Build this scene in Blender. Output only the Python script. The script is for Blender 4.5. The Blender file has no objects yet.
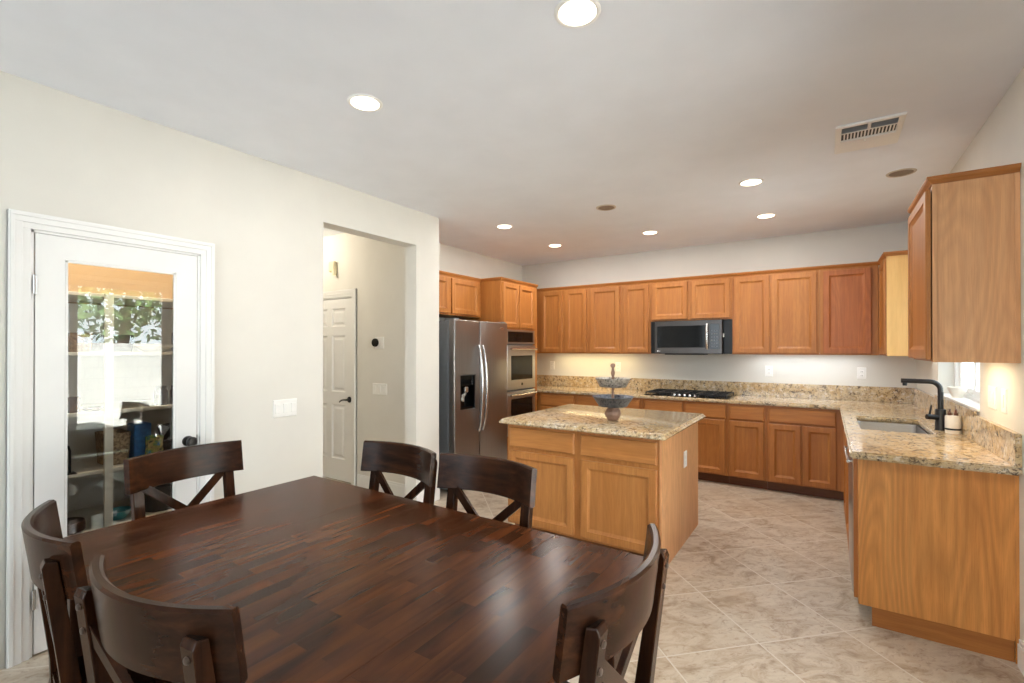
import bpy, bmesh, math, random
from mathutils import Vector, Matrix

# ------------------------------------------------------------------ camera, sky, sun, exposure
scene = bpy.context.scene
COL = scene.collection
PI = math.pi

cam_data = bpy.data.cameras.new('camera')
cam_data.sensor_fit = 'HORIZONTAL'
cam_data.sensor_width = 36.0
cam_data.lens = 474.2 / 1024 * 36.0
cam_data.shift_y = (346.69 - 341.5) / 1024
cam_data.clip_start = 0.03
camera = bpy.data.objects.new('camera', cam_data)
COL.objects.link(camera)
camera.location = (0, 0, 1.456)
camera.rotation_euler = (PI / 2 + 0.0041, 0, 0.5858)
scene.camera = camera

world = bpy.data.worlds.new('sky')
scene.world = world
world.use_nodes = True
wn = world.node_tree
wn.nodes.clear()
w_out = wn.nodes.new('ShaderNodeOutputWorld')
w_bg = wn.nodes.new('ShaderNodeBackground')
w_bg.inputs['Color'].default_value = (0.84, 0.92, 1.0, 1)
w_bg.inputs['Strength'].default_value = 7.0
wn.links.new(w_bg.outputs[0], w_out.inputs[0])

sun_data = bpy.data.lights.new('sun', 'SUN')
sun_data.energy = 62.0
sun_data.angle = math.radians(0.6)
sun_data.color = (1.0, 0.98, 0.95)
sun = bpy.data.objects.new('sun', sun_data)
COL.objects.link(sun)
sun.rotation_euler = Vector((0.52, 0.50, -0.72)).to_track_quat('-Z', 'Y').to_euler()

vs = scene.view_settings
scene.display_settings.display_device = 'sRGB'
vs.view_transform = 'Standard'
vs.look = 'None'
vs.gamma = 1.0
vs.use_curve_mapping = False
vs.exposure = 0.42

scene.cycles.use_denoising = True
scene.cycles.max_bounces = 10
scene.cycles.diffuse_bounces = 6
scene.cycles.glossy_bounces = 4
scene.cycles.transmission_bounces = 6
scene.cycles.transparent_max_bounces = 12
scene.cycles.sample_clamp_indirect = 6.0
scene.cycles.caustics_reflective = False
scene.cycles.caustics_refractive = False


def area_light(name, loc, target_dir, sx, sy, power, color, shape='RECTANGLE', portal=False, spread=PI):
    d = bpy.data.lights.new(name, 'AREA')
    d.shape = shape
    d.size = sx
    if shape in ('RECTANGLE', 'ELLIPSE'):
        d.size_y = sy
    d.energy = power
    d.color = color
    d.spread = spread
    if portal:
        d.cycles.is_portal = True
    o = bpy.data.objects.new(name, d)
    COL.objects.link(o)
    o.location = loc
    o.rotation_euler = Vector(target_dir).to_track_quat('-Z', 'Y').to_euler()
    return o


# room constants (metres; camera over the origin, +Y towards the cooktop wall)
XL, XR, YB, CE = -3.127, 0.739, 6.10, 2.72
XK = -3.86
YREAR = -3.2
WT = 0.145

# sky portals in the openings: sliding door, sink window, rear window
SD0, SD1, SDT = 0.65, 2.72, 2.30
area_light('sky_portal', (XR + 0.2, (SD0 + SD1) / 2, SDT / 2), (-1, 0, 0), SD1 - SD0, SDT, 1, (1, 1, 1), portal=True)
area_light('sky_portal', (XR + 0.2, 4.40, 1.62), (-1, 0, 0), 1.24, 1.06, 1, (1, 1, 1), portal=True)
area_light('sky_portal', (-1.4, YREAR - 0.2, 1.45), (0, 1, 0), 3.2, 1.9, 1, (1, 1, 1), portal=True)


# ------------------------------------------------------------------ materials
def srgb(r, g, b):
    def f(c):
        c /= 255.0
        return c / 12.92 if c <= 0.04045 else ((c + 0.055) / 1.055) ** 2.4
    return (f(r), f(g), f(b), 1.0)


class NT:
    def __init__(self, name):
        self.m = bpy.data.materials.new(name)
        self.m.use_nodes = True
        self.t = self.m.node_tree
        self.t.nodes.clear()
        self.out = self.n('ShaderNodeOutputMaterial')

    def n(self, kind, **kw):
        nd = self.t.nodes.new(kind)
        for k, v in kw.items():
            if k in nd.inputs:
                self.set(nd, k, v)
            else:
                setattr(nd, k, v)
        return nd

    def set(self, nd, k, v):
        if isinstance(v, bpy.types.NodeSocket):
            self.t.links.new(v, nd.inputs[k])
        else:
            nd.inputs[k].default_value = v

    def coords(self, scale=(1, 1, 1), rot=(0, 0, 0), kind='Object', rnd=True):
        tc = self.n('ShaderNodeTexCoord')
        src = tc.outputs[kind]
        if rnd:
            oi = self.n('ShaderNodeObjectInfo')
            mul = self.n('ShaderNodeVectorMath', operation='SCALE')
            self.set(mul, 0, (7.3, 5.1, 9.7))
            self.t.links.new(oi.outputs['Random'], mul.inputs['Scale'])
            add = self.n('ShaderNodeVectorMath', operation='ADD')
            self.t.links.new(src, add.inputs[0])
            self.t.links.new(mul.outputs[0], add.inputs[1])
            src = add.outputs[0]
        mp = self.n('ShaderNodeMapping')
        self.set(mp, 'Scale', scale)
        self.set(mp, 'Rotation', rot)
        self.t.links.new(src, mp.inputs['Vector'])
        return mp.outputs[0]

    def noise(self, vec, scale, detail=4, rough=0.55, dist=0.0):
        nd = self.n('ShaderNodeTexNoise')
        self.set(nd, 'Vector', vec)
        self.set(nd, 'Scale', scale)
        self.set(nd, 'Detail', detail)
        self.set(nd, 'Roughness', rough)
        self.set(nd, 'Distortion', dist)
        return nd.outputs['Fac']

    def ramp(self, fac, stops, interp='LINEAR'):
        nd = self.n('ShaderNodeValToRGB')
        nd.color_ramp.interpolation = interp
        el = nd.color_ramp.elements
        while len(el) < len(stops):
            el.new(0.5)
        for e, (p, c) in zip(el, stops):
            e.position = p
            e.color = c
        self.t.links.new(fac, nd.inputs['Fac'])
        return nd.outputs['Color']

    def mix(self, fac, a, b, mode='MIX'):
        nd = self.n('ShaderNodeMix', data_type='RGBA', blend_type=mode)
        for idx, v in ((0, fac), (6, a), (7, b)):
            if isinstance(v, bpy.types.NodeSocket):
                self.t.links.new(v, nd.inputs[idx])
            else:
                nd.inputs[idx].default_value = v
        return nd.outputs[2]

    def bump(self, height, strength=0.2, dist=0.01):
        nd = self.n('ShaderNodeBump')
        self.set(nd, 'Strength', strength)
        self.set(nd, 'Distance', dist)
        self.t.links.new(height, nd.inputs['Height'])
        return nd.outputs[0]

    def finish(self, color, rough=0.5, metal=0.0, normal=None, coat=0.0, spec=0.5, emit=None, estr=0.0, aniso=0.0):
        p = self.n('ShaderNodeBsdfPrincipled')
        self.set(p, 'Base Color', color)
        self.set(p, 'Roughness', rough)
        self.set(p, 'Metallic', metal)
        self.set(p, 'Specular IOR Level', spec)
        if coat:
            self.set(p, 'Coat Weight', coat)
            self.set(p, 'Coat Roughness', 0.15)
        if normal is not None:
            self.t.links.new(normal, p.inputs['Normal'])
        if emit is not None:
            self.set(p, 'Emission Color', emit)
            self.set(p, 'Emission Strength', estr)
        if aniso:
            self.set(p, 'Anisotropic', aniso)
        self.t.links.new(p.outputs[0], self.out.inputs[0])
        return self.m


def paint(name, rgb, rough=0.6, bump=0.0, spec=0.4):
    t = NT(name)
    v = t.coords(rnd=False)
    nf = t.noise(v, 3.0, 3)
    c = srgb(*rgb)
    d = tuple(x * 0.965 for x in c[:3]) + (1,)
    col = t.ramp(nf, [(0.35, d), (0.65, c)])
    nrm = None
    if bump:
        nrm = t.bump(t.noise(v, 90.0, 3), bump, 0.004)
    return t.finish(col, rough, normal=nrm, spec=spec)


def plain(name, rgb, rough=0.45, metal=0.0, spec=0.5, coat=0.0, var=0.06, vs_=25.0):
    t = NT(name)
    nf = t.noise(t.coords(), vs_, 3)
    c = srgb(*rgb)
    d = tuple(x * (1 - var) for x in c[:3]) + (1,)
    return t.finish(t.ramp(nf, [(0.35, d), (0.65, c)]), rough, metal, spec=spec, coat=coat)


def oak(name, axis, light, mid, dark, rough=0.42, fig=0.13):
    """Honey oak: long grain streaks along the axis plus fine pores and slow cathedral figure."""
    t = NT(name)
    def sc(across, along):
        return tuple(along if i == axis else across for i in range(3))
    wide = t.noise(t.coords(sc(5.0, 0.7)), 1.0, 3, 0.5, 0.6)
    grain = t.noise(t.coords(sc(38.0, 1.6)), 1.0, 5, 0.6, 0.25)
    pores = t.noise(t.coords(sc(230.0, 9.0)), 1.0, 2, 0.5)
    # cathedral figure: contour lines of a slow stretched noise field
    fld = t.noise(t.coords(sc(3.2, 0.55)), 1.0, 2, 0.4, 0.3)
    m1 = t.n('ShaderNodeMath', operation='MULTIPLY')
    t.set(m1, 0, fld); t.set(m1, 1, 26.0)
    m2 = t.n('ShaderNodeMath', operation='PINGPONG')
    t.set(m2, 0, m1.outputs[0]); t.set(m2, 1, 0.5)
    cath = t.ramp(m2.outputs[0], [(0.0, (0, 0, 0, 1)), (0.5, (1, 1, 1, 1))])
    base = t.ramp(wide, [(0.3, srgb(*mid)), (0.7, srgb(*light))])
    base = t.mix(t.ramp(grain, [(0.38, (0.38, 0.38, 0.38, 1)), (0.62, (0, 0, 0, 1))]), base, srgb(*dark))
    lines = t.mix(fig, (1, 1, 1, 1), cath)
    base = t.mix(0.55, base, lines, 'MULTIPLY')
    base = t.mix(t.ramp(pores, [(0.36, (0.28, 0.28, 0.28, 1)), (0.5, (0, 0, 0, 1))]), base, srgb(*dark))
    nrm = t.bump(pores, 0.05, 0.002)
    return t.finish(base, rough, normal=nrm, spec=0.4)


OAK_L, OAK_M, OAK_D = (180, 119, 60), (169, 106, 50), (134, 78, 32)
m_oak_v = oak('honey_oak_vertical_grain', 2, OAK_L, OAK_M, OAK_D)
m_oak_x = oak('honey_oak_crosswise_grain', 0, OAK_L, OAK_M, OAK_D)
m_oak_y = oak('honey_oak_lengthwise_grain', 1, OAK_L, OAK_M, OAK_D)
m_veneer = oak('oak_veneer_panel', 2, (226, 158, 86), (214, 143, 72), (172, 104, 46), 0.40, 0.40)
m_veneer_pale = oak('pale_oak_veneer', 2, (226, 174, 126), (217, 162, 112), (188, 133, 86), 0.42, 0.20)
m_oak_pv = oak('island_oak_lit_vertical_grain', 2, (190, 133, 75), (180, 121, 64), (148, 94, 46))  # island oak lightened for the window light on its front
m_oak_px = oak('island_oak_lit_crosswise_grain', 0, (190, 133, 75), (180, 121, 64), (148, 94, 46))
m_oak_red = oak('reddish_oak', 2, (180, 110, 62), (167, 97, 51), (132, 70, 34), 0.42, 0.3)
m_oak_side = oak('light_oak_side', 2, (232, 190, 124), (226, 182, 114), (208, 160, 94), 0.42, 0.06)  # oak in a lighter tone for one side panel
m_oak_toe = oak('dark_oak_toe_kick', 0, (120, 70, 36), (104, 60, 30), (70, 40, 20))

m_wall = paint('greige_wall_paint', (221, 218, 210), 0.75, 0.05)
m_ceil = paint('flat_white_ceiling_paint', (238, 241, 247), 0.85, 0.06)
m_trim = paint('white_semi_gloss_trim', (236, 236, 234), 0.35)
m_plate = plain('white_plastic', (238, 237, 233), 0.35, var=0.02)
m_black = plain('matte_black_metal', (26, 26, 28), 0.38, 0.2)
m_bronze = plain('oil_rubbed_bronze', (30, 27, 26), 0.32, 0.2)
m_blackglass = plain('black_glass', (10, 10, 11), 0.08, spec=0.3)
m_blackplastic = plain('black_plastic', (13, 13, 14), 0.35, spec=0.3)


def stainless(name, rgb, rough, axis=2):
    t = NT(name)
    s = [260.0, 260.0, 260.0]
    s[axis] = 2.0
    nf = t.noise(t.coords(tuple(s)), 1.0, 2)
    c = srgb(*rgb)
    d = tuple(x * 0.86 for x in c[:3]) + (1,)
    col = t.ramp(nf, [(0.3, d), (0.7, c)])
    r = t.n('ShaderNodeMath', operation='MULTIPLY_ADD')
    t.set(r, 0, nf); t.set(r, 1, 0.08); t.set(r, 2, rough)
    return t.finish(col, r.outputs[0], 1.0)


m_steel_dark = stainless('dark_brushed_stainless', (158, 154, 151), 0.30)
m_steel = stainless('brushed_stainless', (190, 190, 192), 0.26, 1)
m_steel_handle = stainless('satin_steel', (214, 213, 212), 0.22)
m_fridge_side = plain('grey_painted_steel', (112, 117, 122), 0.45, 0.1)
m_sinksteel = stainless('sink_stainless', (150, 148, 146), 0.34, 1)
m_galv = None


def granite(name):
    t = NT(name)
    v = t.coords(rnd=False, kind='Object')
    big = t.noise(v, 3.2, 5, 0.6, 0.8)
    med = t.noise(v, 22.0, 5, 0.65, 0.3)
    fine = t.noise(v, 75.0, 4, 0.7)
    spk = t.noise(v, 34.0, 4, 0.75, 0.5)
    wht = t.noise(v, 27.0, 4, 0.7, 0.3)
    base = t.ramp(med, [(0.30, srgb(132, 102, 72)), (0.45, srgb(186, 160, 122)), (0.58, srgb(210, 193, 163)), (0.72, srgb(196, 168, 120))])
    gold = t.ramp(big, [(0.35, srgb(196, 182, 160)), (0.55, srgb(198, 166, 112)), (0.72, srgb(160, 134, 104))])
    base = t.mix(0.5, base, gold)
    base = t.mix(t.ramp(fine, [(0.36, (0.85, 0.85, 0.85, 1)), (0.44, (0, 0, 0, 1))]), base, srgb(96, 70, 52))
    base = t.mix(t.ramp(wht, [(0.54, (0, 0, 0, 1)), (0.66, (0.55, 0.55, 0.55, 1))]), base, srgb(232, 226, 214))
    # black mica clusters follow a slow vein field
    vein = t.noise(v, 5.5, 4, 0.6, 1.2)
    vm = t.ramp(vein, [(0.38, (0.45, 0.45, 0.45, 1)), (0.56, (1, 1, 1, 1))])
    dk = t.ramp(spk, [(0.395, (0.9, 0.9, 0.9, 1)), (0.465, (0, 0, 0, 1))])
    dkm = t.mix(1.0, dk, vm, 'MULTIPLY')
    base = t.mix(dkm, base, srgb(58, 46, 40))
    return t.finish(base, 0.12, spec=0.55)


m_granite = granite('speckled_beige_granite')


def tile_floor(name):
    t = NT(name)
    T = 0.503
    v = t.coords(rnd=False, kind='Object', rot=(0, 0, -PI / 4))
    mp = t.n('ShaderNodeMapping')
    # rotated frame: u=(x+y)/sqrt2, v=(y-x)/sqrt2 ; grout corners at u=2.165, v=2.06
    t.set(mp, 'Location', (-2.165 + 20 * T, -2.06 + 20 * T, 0))
    t.t.links.new(v, mp.inputs['Vector'])
    br = t.n('ShaderNodeTexBrick')
    br.offset = 0.0
    br.squash = 1.0
    t.t.links.new(mp.outputs[0], br.inputs['Vector'])
    t.set(br, 'Scale', 1.0)
    t.set(br, 'Mortar Size', 0.004)
    t.set(br, 'Mortar Smooth', 0.2)
    t.set(br, 'Brick Width', T)
    t.set(br, 'Row Height', T)
    t.set(br, 'Color1', (0.0, 0.0, 0.0, 1))
    t.set(br, 'Color2', (1.0, 1.0, 1.0, 1))
    t.set(br, 'Mortar', (0.5, 0.5, 0.5, 1))
    # per-tile offset of the stone clouds
    off = t.n('ShaderNodeVectorMath', operation='SCALE')
    t.t.links.new(br.outputs['Color'], off.inputs[0])
    t.set(off, 'Scale', 6.0)
    add = t.n('ShaderNodeVectorMath', operation='ADD')
    t.t.links.new(v, add.inputs[0])
    t.t.links.new(off.outputs[0], add.inputs[1])
    sv = t.n('ShaderNodeMapping')
    t.set(sv, 'Scale', (1.0, 1.7, 1.0))
    t.t.links.new(add.outputs[0], sv.inputs['Vector'])
    n1 = t.noise(sv.outputs[0], 5.0, 7, 0.68, 1.0)
    n2 = t.noise(sv.outputs[0], 26.0, 5, 0.7, 0.5)
    n3 = t.noise(v, 1.1, 3)
    col = t.ramp(n1, [(0.30, srgb(134, 114, 94)), (0.43, srgb(175, 160, 141)), (0.57, srgb(198, 188, 172)), (0.74, srgb(184, 165, 140))])
    col = t.mix(t.ramp(n2, [(0.34, (0.55, 0.55, 0.55, 1)), (0.46, (0, 0, 0, 1))]), col, srgb(128, 98, 78))
    col = t.mix(t.ramp(n3, [(0.4, (0.0, 0.0, 0.0, 1)), (0.7, (0.3, 0.3, 0.3, 1))]), col, srgb(196, 166, 128))
    col = t.mix(br.outputs['Fac'], col, srgb(208, 200, 188))
    inv = t.n('ShaderNodeMath', operation='SUBTRACT')
    t.set(inv, 0, 1.0)
    t.t.links.new(br.outputs['Fac'], inv.inputs[1])
    nrm = t.bump(inv.outputs[0], 0.25, 0.003)
    return t.finish(col, 0.34, normal=nrm, spec=0.4)


m_tile = tile_floor('travertine_look_tile')


def plank_table(name):
    t = NT(name)
    v = t.coords(rnd=False, kind='Object', rot=(0, 0, PI / 2))
    br = t.n('ShaderNodeTexBrick')
    br.offset = 0.37
    br.offset_frequency = 2
    t.t.links.new(v, br.inputs['Vector'])
    t.set(br, 'Scale', 1.0)
    t.set(br, 'Brick Width', 0.36)
    t.set(br, 'Row Height', 0.052)
    t.set(br, 'Mortar Size', 0.0005)
    t.set(br, 'Color1', (0, 0, 0, 1))
    t.set(br, 'Color2', (1, 1, 1, 1))
    t.set(br, 'Mortar', (0.1, 0.1, 0.1, 1))
    off = t.n('ShaderNodeVectorMath', operation='SCALE')
    t.t.links.new(br.outputs['Color'], off.inputs[0])
    t.set(off, 'Scale', 9.0)
    add = t.n('ShaderNodeVectorMath', operation='ADD')
    t.t.links.new(v, add.inputs[0])
    t.t.links.new(off.outputs[0], add.inputs[1])
    mp = t.n('ShaderNodeMapping')
    t.set(mp, 'Scale', (2.5, 45.0, 45.0))
    t.t.links.new(add.outputs[0], mp.inputs['Vector'])
    g = t.noise(mp.outputs[0], 1.0, 5, 0.6, 0.4)
    mp2 = t.n('ShaderNodeMapping')
    t.set(mp2, 'Scale', (3.0, 12.0, 12.0))
    t.t.links.new(add.outputs[0], mp2.inputs['Vector'])
    g2 = t.noise(mp2.outputs[0], 1.0, 3, 0.5, 0.5)
    tone = t.ramp(br.outputs['Color'], [(0.0, srgb(46, 26, 14)), (0.5, srgb(60, 33, 18)), (1.0, srgb(79, 44, 23))])
    col = t.mix(t.ramp(g, [(0.30, (0.75, 0.75, 0.75, 1)), (0.66, (0, 0, 0, 1))]), tone, srgb(38, 19, 11))
    col = t.mix(t.ramp(g2, [(0.40, (0, 0, 0, 1)), (0.85, (0.6, 0.6, 0.6, 1))]), col, srgb(112, 60, 30))
    nrm = t.bump(g, 0.05, 0.002)
    return t.finish(col, 0.23, normal=nrm, spec=0.11)


m_table = plank_table('espresso_plank_wood')


def darkwood(name, axis):
    t = NT(name)
    s = [32.0, 32.0, 32.0]
    s[axis] = 2.2
    g = t.noise(t.coords(tuple(s)), 1.0, 5, 0.6, 0.3)
    w = t.noise(t.coords(), 6.0, 3)
    col = t.ramp(g, [(0.35, srgb(34, 19, 12)), (0.55, srgb(51, 29, 17)), (0.75, srgb(71, 41, 23))])
    col = t.mix(t.ramp(w, [(0.5, (0, 0, 0, 1)), (0.75, (0.35, 0.35, 0.35, 1))]), col, srgb(78, 45, 25))
    return t.finish(col, 0.25, spec=0.14)


m_dw_x = darkwood('espresso_wood_crosswise', 0)
m_dw_y = darkwood('espresso_wood_lengthwise', 1)
m_dw_z = darkwood('espresso_wood_upright', 2)


def glass(name, tint=(1, 1, 1), refl=1.0):
    """Thin single pane: clear transmission plus Fresnel reflection from both faces."""
    t = NT(name)
    fr = t.n('ShaderNodeFresnel')
    t.set(fr, 'IOR', 1.5)
    mu = t.n('ShaderNodeMath', operation='MULTIPLY')
    t.t.links.new(fr.outputs[0], mu.inputs[0])
    t.set(mu, 1, 1.9 * refl)
    mu.use_clamp = True
    tr = t.n('ShaderNodeBsdfTransparent')
    t.set(tr, 'Color', (*tint, 1))
    gl = t.n('ShaderNodeBsdfGlossy')
    t.set(gl, 'Roughness', 0.0)
    mx = t.n('ShaderNodeMixShader')
    t.t.links.new(mu.outputs[0], mx.inputs[0])
    t.t.links.new(tr.outputs[0], mx.inputs[1])
    t.t.links.new(gl.outputs[0], mx.inputs[2])
    t.t.links.new(mx.outputs[0], t.out.inputs[0])
    return t.m


m_glass = glass('clear_glass', (0.97, 0.985, 0.98))
m_winglass = glass('window_glass', (0.93, 0.98, 0.985), 0.35)


def emitter(name, rgb, strength):
    t = NT(name)
    e = t.n('ShaderNodeEmission')
    t.set(e, 'Color', srgb(*rgb))
    t.set(e, 'Strength', strength)
    t.t.links.new(e.outputs[0], t.out.inputs[0])
    return t.m


m_lamp = emitter('lit_lamp_lens', (255, 236, 206), 7.0)
m_bar_warm = emitter('lit_warm_light_strip', (255, 226, 150), 3.0)
m_bar_cool = emitter('lit_cool_light_strip', (226, 240, 255), 3.0)


def blockwall(name):
    t = NT(name)
    v = t.coords(rnd=False, kind='Object')
    sep = t.n('ShaderNodeSeparateXYZ')
    t.t.links.new(v, sep.inputs[0])
    sm = t.n('ShaderNodeMath', operation='ADD')
    t.t.links.new(sep.outputs[0], sm.inputs[0])
    t.t.links.new(sep.outputs[1], sm.inputs[1])
    cb = t.n('ShaderNodeCombineXYZ')
    t.t.links.new(sm.outputs[0], cb.inputs[0])
    t.t.links.new(sep.outputs[2], cb.inputs[1])
    br = t.n('ShaderNodeTexBrick')
    t.t.links.new(cb.outputs[0], br.inputs['Vector'])
    t.set(br, 'Scale', 1.0)
    t.set(br, 'Brick Width', 0.40)
    t.set(br, 'Row Height', 0.20)
    t.set(br, 'Mortar Size', 0.008)
    t.set(br, 'Color1', srgb(236, 232, 224))
    t.set(br, 'Color2', srgb(226, 222, 214))
    t.set(br, 'Mortar', srgb(176, 172, 166))
    return t.finish(br.outputs['Color'], 0.85)


m_block = blockwall('white_block_wall')


# ------------------------------------------------------------------ mesh helpers
class MB:
    """Collects shapes into one bmesh, in world coordinates."""
    def __init__(self):
        self.bm = bmesh.new()

    def _merge(self, b):
        me = bpy.data.meshes.new('tmp')
        b.to_mesh(me)
        b.free()
        self.bm.from_mesh(me)
        bpy.data.meshes.remove(me)

    def box(self, x0, y0, z0, x1, y1, z1, bev=0.0, seg=2, mat=None):
        b = bmesh.new()
        bmesh.ops.create_cube(b, size=1.0)
        for v in b.verts:
            v.co = Vector(((x0 + x1) / 2 + v.co.x * (x1 - x0), (y0 + y1) / 2 + v.co.y * (y1 - y0), (z0 + z1) / 2 + v.co.z * (z1 - z0)))
        if bev:
            bmesh.ops.bevel(b, geom=b.edges[:], offset=bev, segments=seg, affect='EDGES', profile=0.5)
        if mat is not None:
            bmesh.ops.transform(b, matrix=mat, verts=b.verts)
        bmesh.ops.recalc_face_normals(b, faces=b.faces)
        self._merge(b)
        return self

    def lathe(self, prof, cx=0, cy=0, seg=32, axis='z', cz=0, close=True):
        """prof: list of (radius, height) revolved about an axis through (cx, cy, cz)."""
        b = bmesh.new()
        rings = []
        for r, h in prof:
            if r < 1e-6:
                rings.append([b.verts.new(self._ax(0, 0, h, axis, cx, cy, cz))])
            else:
                rings.append([b.verts.new(self._ax(r * math.cos(2 * PI * k / seg), r * math.sin(2 * PI * k / seg), h, axis, cx, cy, cz)) for k in range(seg)])
        for a, c in zip(rings, rings[1:]):
            for k in range(seg):
                k2 = (k + 1) % seg
                if len(a) == 1 and len(c) == 1:
                    continue
                if len(a) == 1:
                    b.faces.new((a[0], c[k], c[k2]))
                elif len(c) == 1:
                    b.faces.new((a[k], a[k2], c[0]))
                else:
                    b.faces.new((a[k], a[k2], c[k2], c[k]))
        if close:
            for r in (rings[0], rings[-1]):
                if len(r) > 2:
                    b.faces.new(r)
        bmesh.ops.recalc_face_normals(b, faces=b.faces)
        self._merge(b)
        return self

    @staticmethod
    def _ax(p, q, h, axis, cx, cy, cz):
        if axis == 'z':
            return (cx + p, cy + q, cz + h)
        if axis == 'x':
            return (cx + h, cy + p, cz + q)
        return (cx + p, cy + h, cz + q)

    def tube(self, pts, r, seg=12, caps=True):
        """Round tube along a polyline; r a number or a list."""
        b = bmesh.new()
        pts = [Vector(p) for p in pts]
        rs = r if isinstance(r, (list, tuple)) else [r] * len(pts)
        rings = []
        prev = None
        for i, p in enumerate(pts):
            d = (pts[min(i + 1, len(pts) - 1)] - pts[max(i - 1, 0)]).normalized()
            if prev is None:
                u = d.orthogonal().normalized()
            else:
                u = (prev - d * prev.dot(d))
                u = u.normalized() if u.length > 1e-6 else d.orthogonal().normalized()
            prev = u
            w = d.cross(u)
            rings.append([b.verts.new(p + (u * math.cos(2 * PI * k / seg) + w * math.sin(2 * PI * k / seg)) * rs[i]) for k in range(seg)])
        for a, c in zip(rings, rings[1:]):
            for k in range(seg):
                b.faces.new((a[k], a[(k + 1) % seg], c[(k + 1) % seg], c[k]))
        if caps:
            b.faces.new(rings[0])
            b.faces.new(rings[-1])
        bmesh.ops.recalc_face_normals(b, faces=b.faces)
        self._merge(b)
        return self

    def bar(self, p, q, w, t, wdir=(1, 0, 0), bev=0.0):
        """Rectangular bar from p to q; w measured along wdir, t across."""
        p, q = Vector(p), Vector(q)
        d = (q - p)
        L = d.length
        d.normalize()
        wd = Vector(wdir)
        wd = (wd - d * wd.dot(d)).normalized()
        td = d.cross(wd)
        m = Matrix((wd, td, d)).transposed().to_4x4()
        m.translation = (p + q) / 2
        return self.box(-w / 2, -t / 2, -L / 2, w / 2, t / 2, L / 2, bev, 2, m)

    def prism(self, poly, h0, h1, axis='z', bev=0.0):
        """poly: outline of (p, q) extruded between h0 and h1 along the axis."""
        b = bmesh.new()
        lo = [b.verts.new(self._ax(p, q, h0, axis, 0, 0, 0)) for p, q in poly]
        hi = [b.verts.new(self._ax(p, q, h1, axis, 0, 0, 0)) for p, q in poly]
        n = len(poly)
        b.faces.new(lo)
        b.faces.new(hi)
        for k in range(n):
            b.faces.new((lo[k], lo[(k + 1) % n], hi[(k + 1) % n], hi[k]))
        bmesh.ops.recalc_face_normals(b, faces=b.faces)
        if bev:
            bmesh.ops.bevel(b, geom=b.edges[:], offset=bev, segments=2, affect='EDGES')
        self._merge(b)
        return self

    def cells(self, As, Bs, holes, d0, d1, axis, bev=0.0, top_only=False):
        """Solid slab from a grid of cells with some left out, thick from d0 to d1 along the axis."""
        b = bmesh.new()
        V = {}
        def vert(i, j):
            if (i, j) not in V:
                V[(i, j)] = b.verts.new(self._ax(As[i], Bs[j], d0, axis, 0, 0, 0))
            return V[(i, j)]
        fs = []
        for i in range(len(As) - 1):
            for j in range(len(Bs) - 1):
                if (i, j) in holes:
                    continue
                fs.append(b.faces.new((vert(i, j), vert(i + 1, j), vert(i + 1, j + 1), vert(i, j + 1))))
        r = bmesh.ops.extrude_face_region(b, geom=fs)
        ai = {'x': 0, 'y': 1, 'z': 2}[axis]
        for g in r['geom']:
            if isinstance(g, bmesh.types.BMVert):
                g.co[ai] += d1 - d0
        bmesh.ops.recalc_face_normals(b, faces=b.faces)
        if bev:
            es = []
            for e in b.edges:
                if len(e.link_faces) == 2 and e.calc_face_angle() > 1.2:
                    if all(abs(v.co[ai] - d1) < 1e-5 for v in e.verts) or (not top_only and all(abs(v.co[ai] - d0) < 1e-5 for v in e.verts)):
                        es.append(e)
            bmesh.ops.bevel(b, geom=es, offset=bev, segments=3, affect='EDGES')
        self._merge(b)
        return self

    def rings(self, face, d, a0, a1, z0, z1, spec):
        """Rectangular front made of nested rings; spec: list of (inset, outward depth).
        face: 'back' faces -Y, 'right' faces -X, 'left' faces +X."""
        b = bmesh.new()
        def pt(a, z, o):
            if face == 'back':
                return (a, d - o, z)
            if face == 'front':
                return (a, d + o, z)
            if face == 'right':
                return (d - o, a, z)
            return (d + o, a, z)
        rr = []
        for ins, o in spec:
            rr.append([b.verts.new(pt(a, z, o)) for a, z in ((a0 + ins, z0 + ins), (a1 - ins, z0 + ins), (a1 - ins, z1 - ins), (a0 + ins, z1 - ins))])
        for p, q in zip(rr, rr[1:]):
            for k in range(4):
                b.faces.new((p[k], p[(k + 1) % 4], q[(k + 1) % 4], q[k]))
        b.faces.new(rr[0])
        b.faces.new(rr[-1])
        bmesh.ops.recalc_face_normals(b, faces=b.faces)
        self._merge(b)
        return self


def obj(name, mb, mat, parent=None, smooth=False, angle=40):
    """Links the collected shapes as ONE mesh object; world coordinates unless the parent is a local build."""
    me = bpy.data.meshes.new(name)
    bm = mb.bm
    root = parent
    while root is not None and root.parent is not None:
        root = root.parent
    if root is not None:
        off = Vector(root.get('_o', (0, 0, 0)))
    else:
        xs = [v.co for v in bm.verts]
        lo = Vector((min(v.x for v in xs), min(v.y for v in xs), min(v.z for v in xs)))
        hi = Vector((max(v.x for v in xs), max(v.y for v in xs), max(v.z for v in xs)))
        off = Vector(((lo.x + hi.x) / 2, (lo.y + hi.y) / 2, lo.z))
    for v in bm.verts:
        v.co -= off
    for f in bm.faces:
        f.smooth = smooth
    if smooth:
        for e in bm.edges:
            if len(e.link_faces) == 2 and e.calc_face_angle(0) > math.radians(angle):
                e.smooth = False
    bm.to_mesh(me)
    bm.free()
    me.materials.append(mat)
    o = bpy.data.objects.new(name, me)
    COL.objects.link(o)
    if parent is None:
        o.location = off
        o['_o'] = tuple(off)
    else:
        o.parent = parent
    return o


def thing(name, label, cat, loc, group=None):
    o = bpy.data.objects.new(name, None)
    o.empty_display_size = 0.05
    COL.objects.link(o)
    o.location = loc
    o['_o'] = tuple(float(x) for x in loc)
    return tag(o, label, cat, group)


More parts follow.
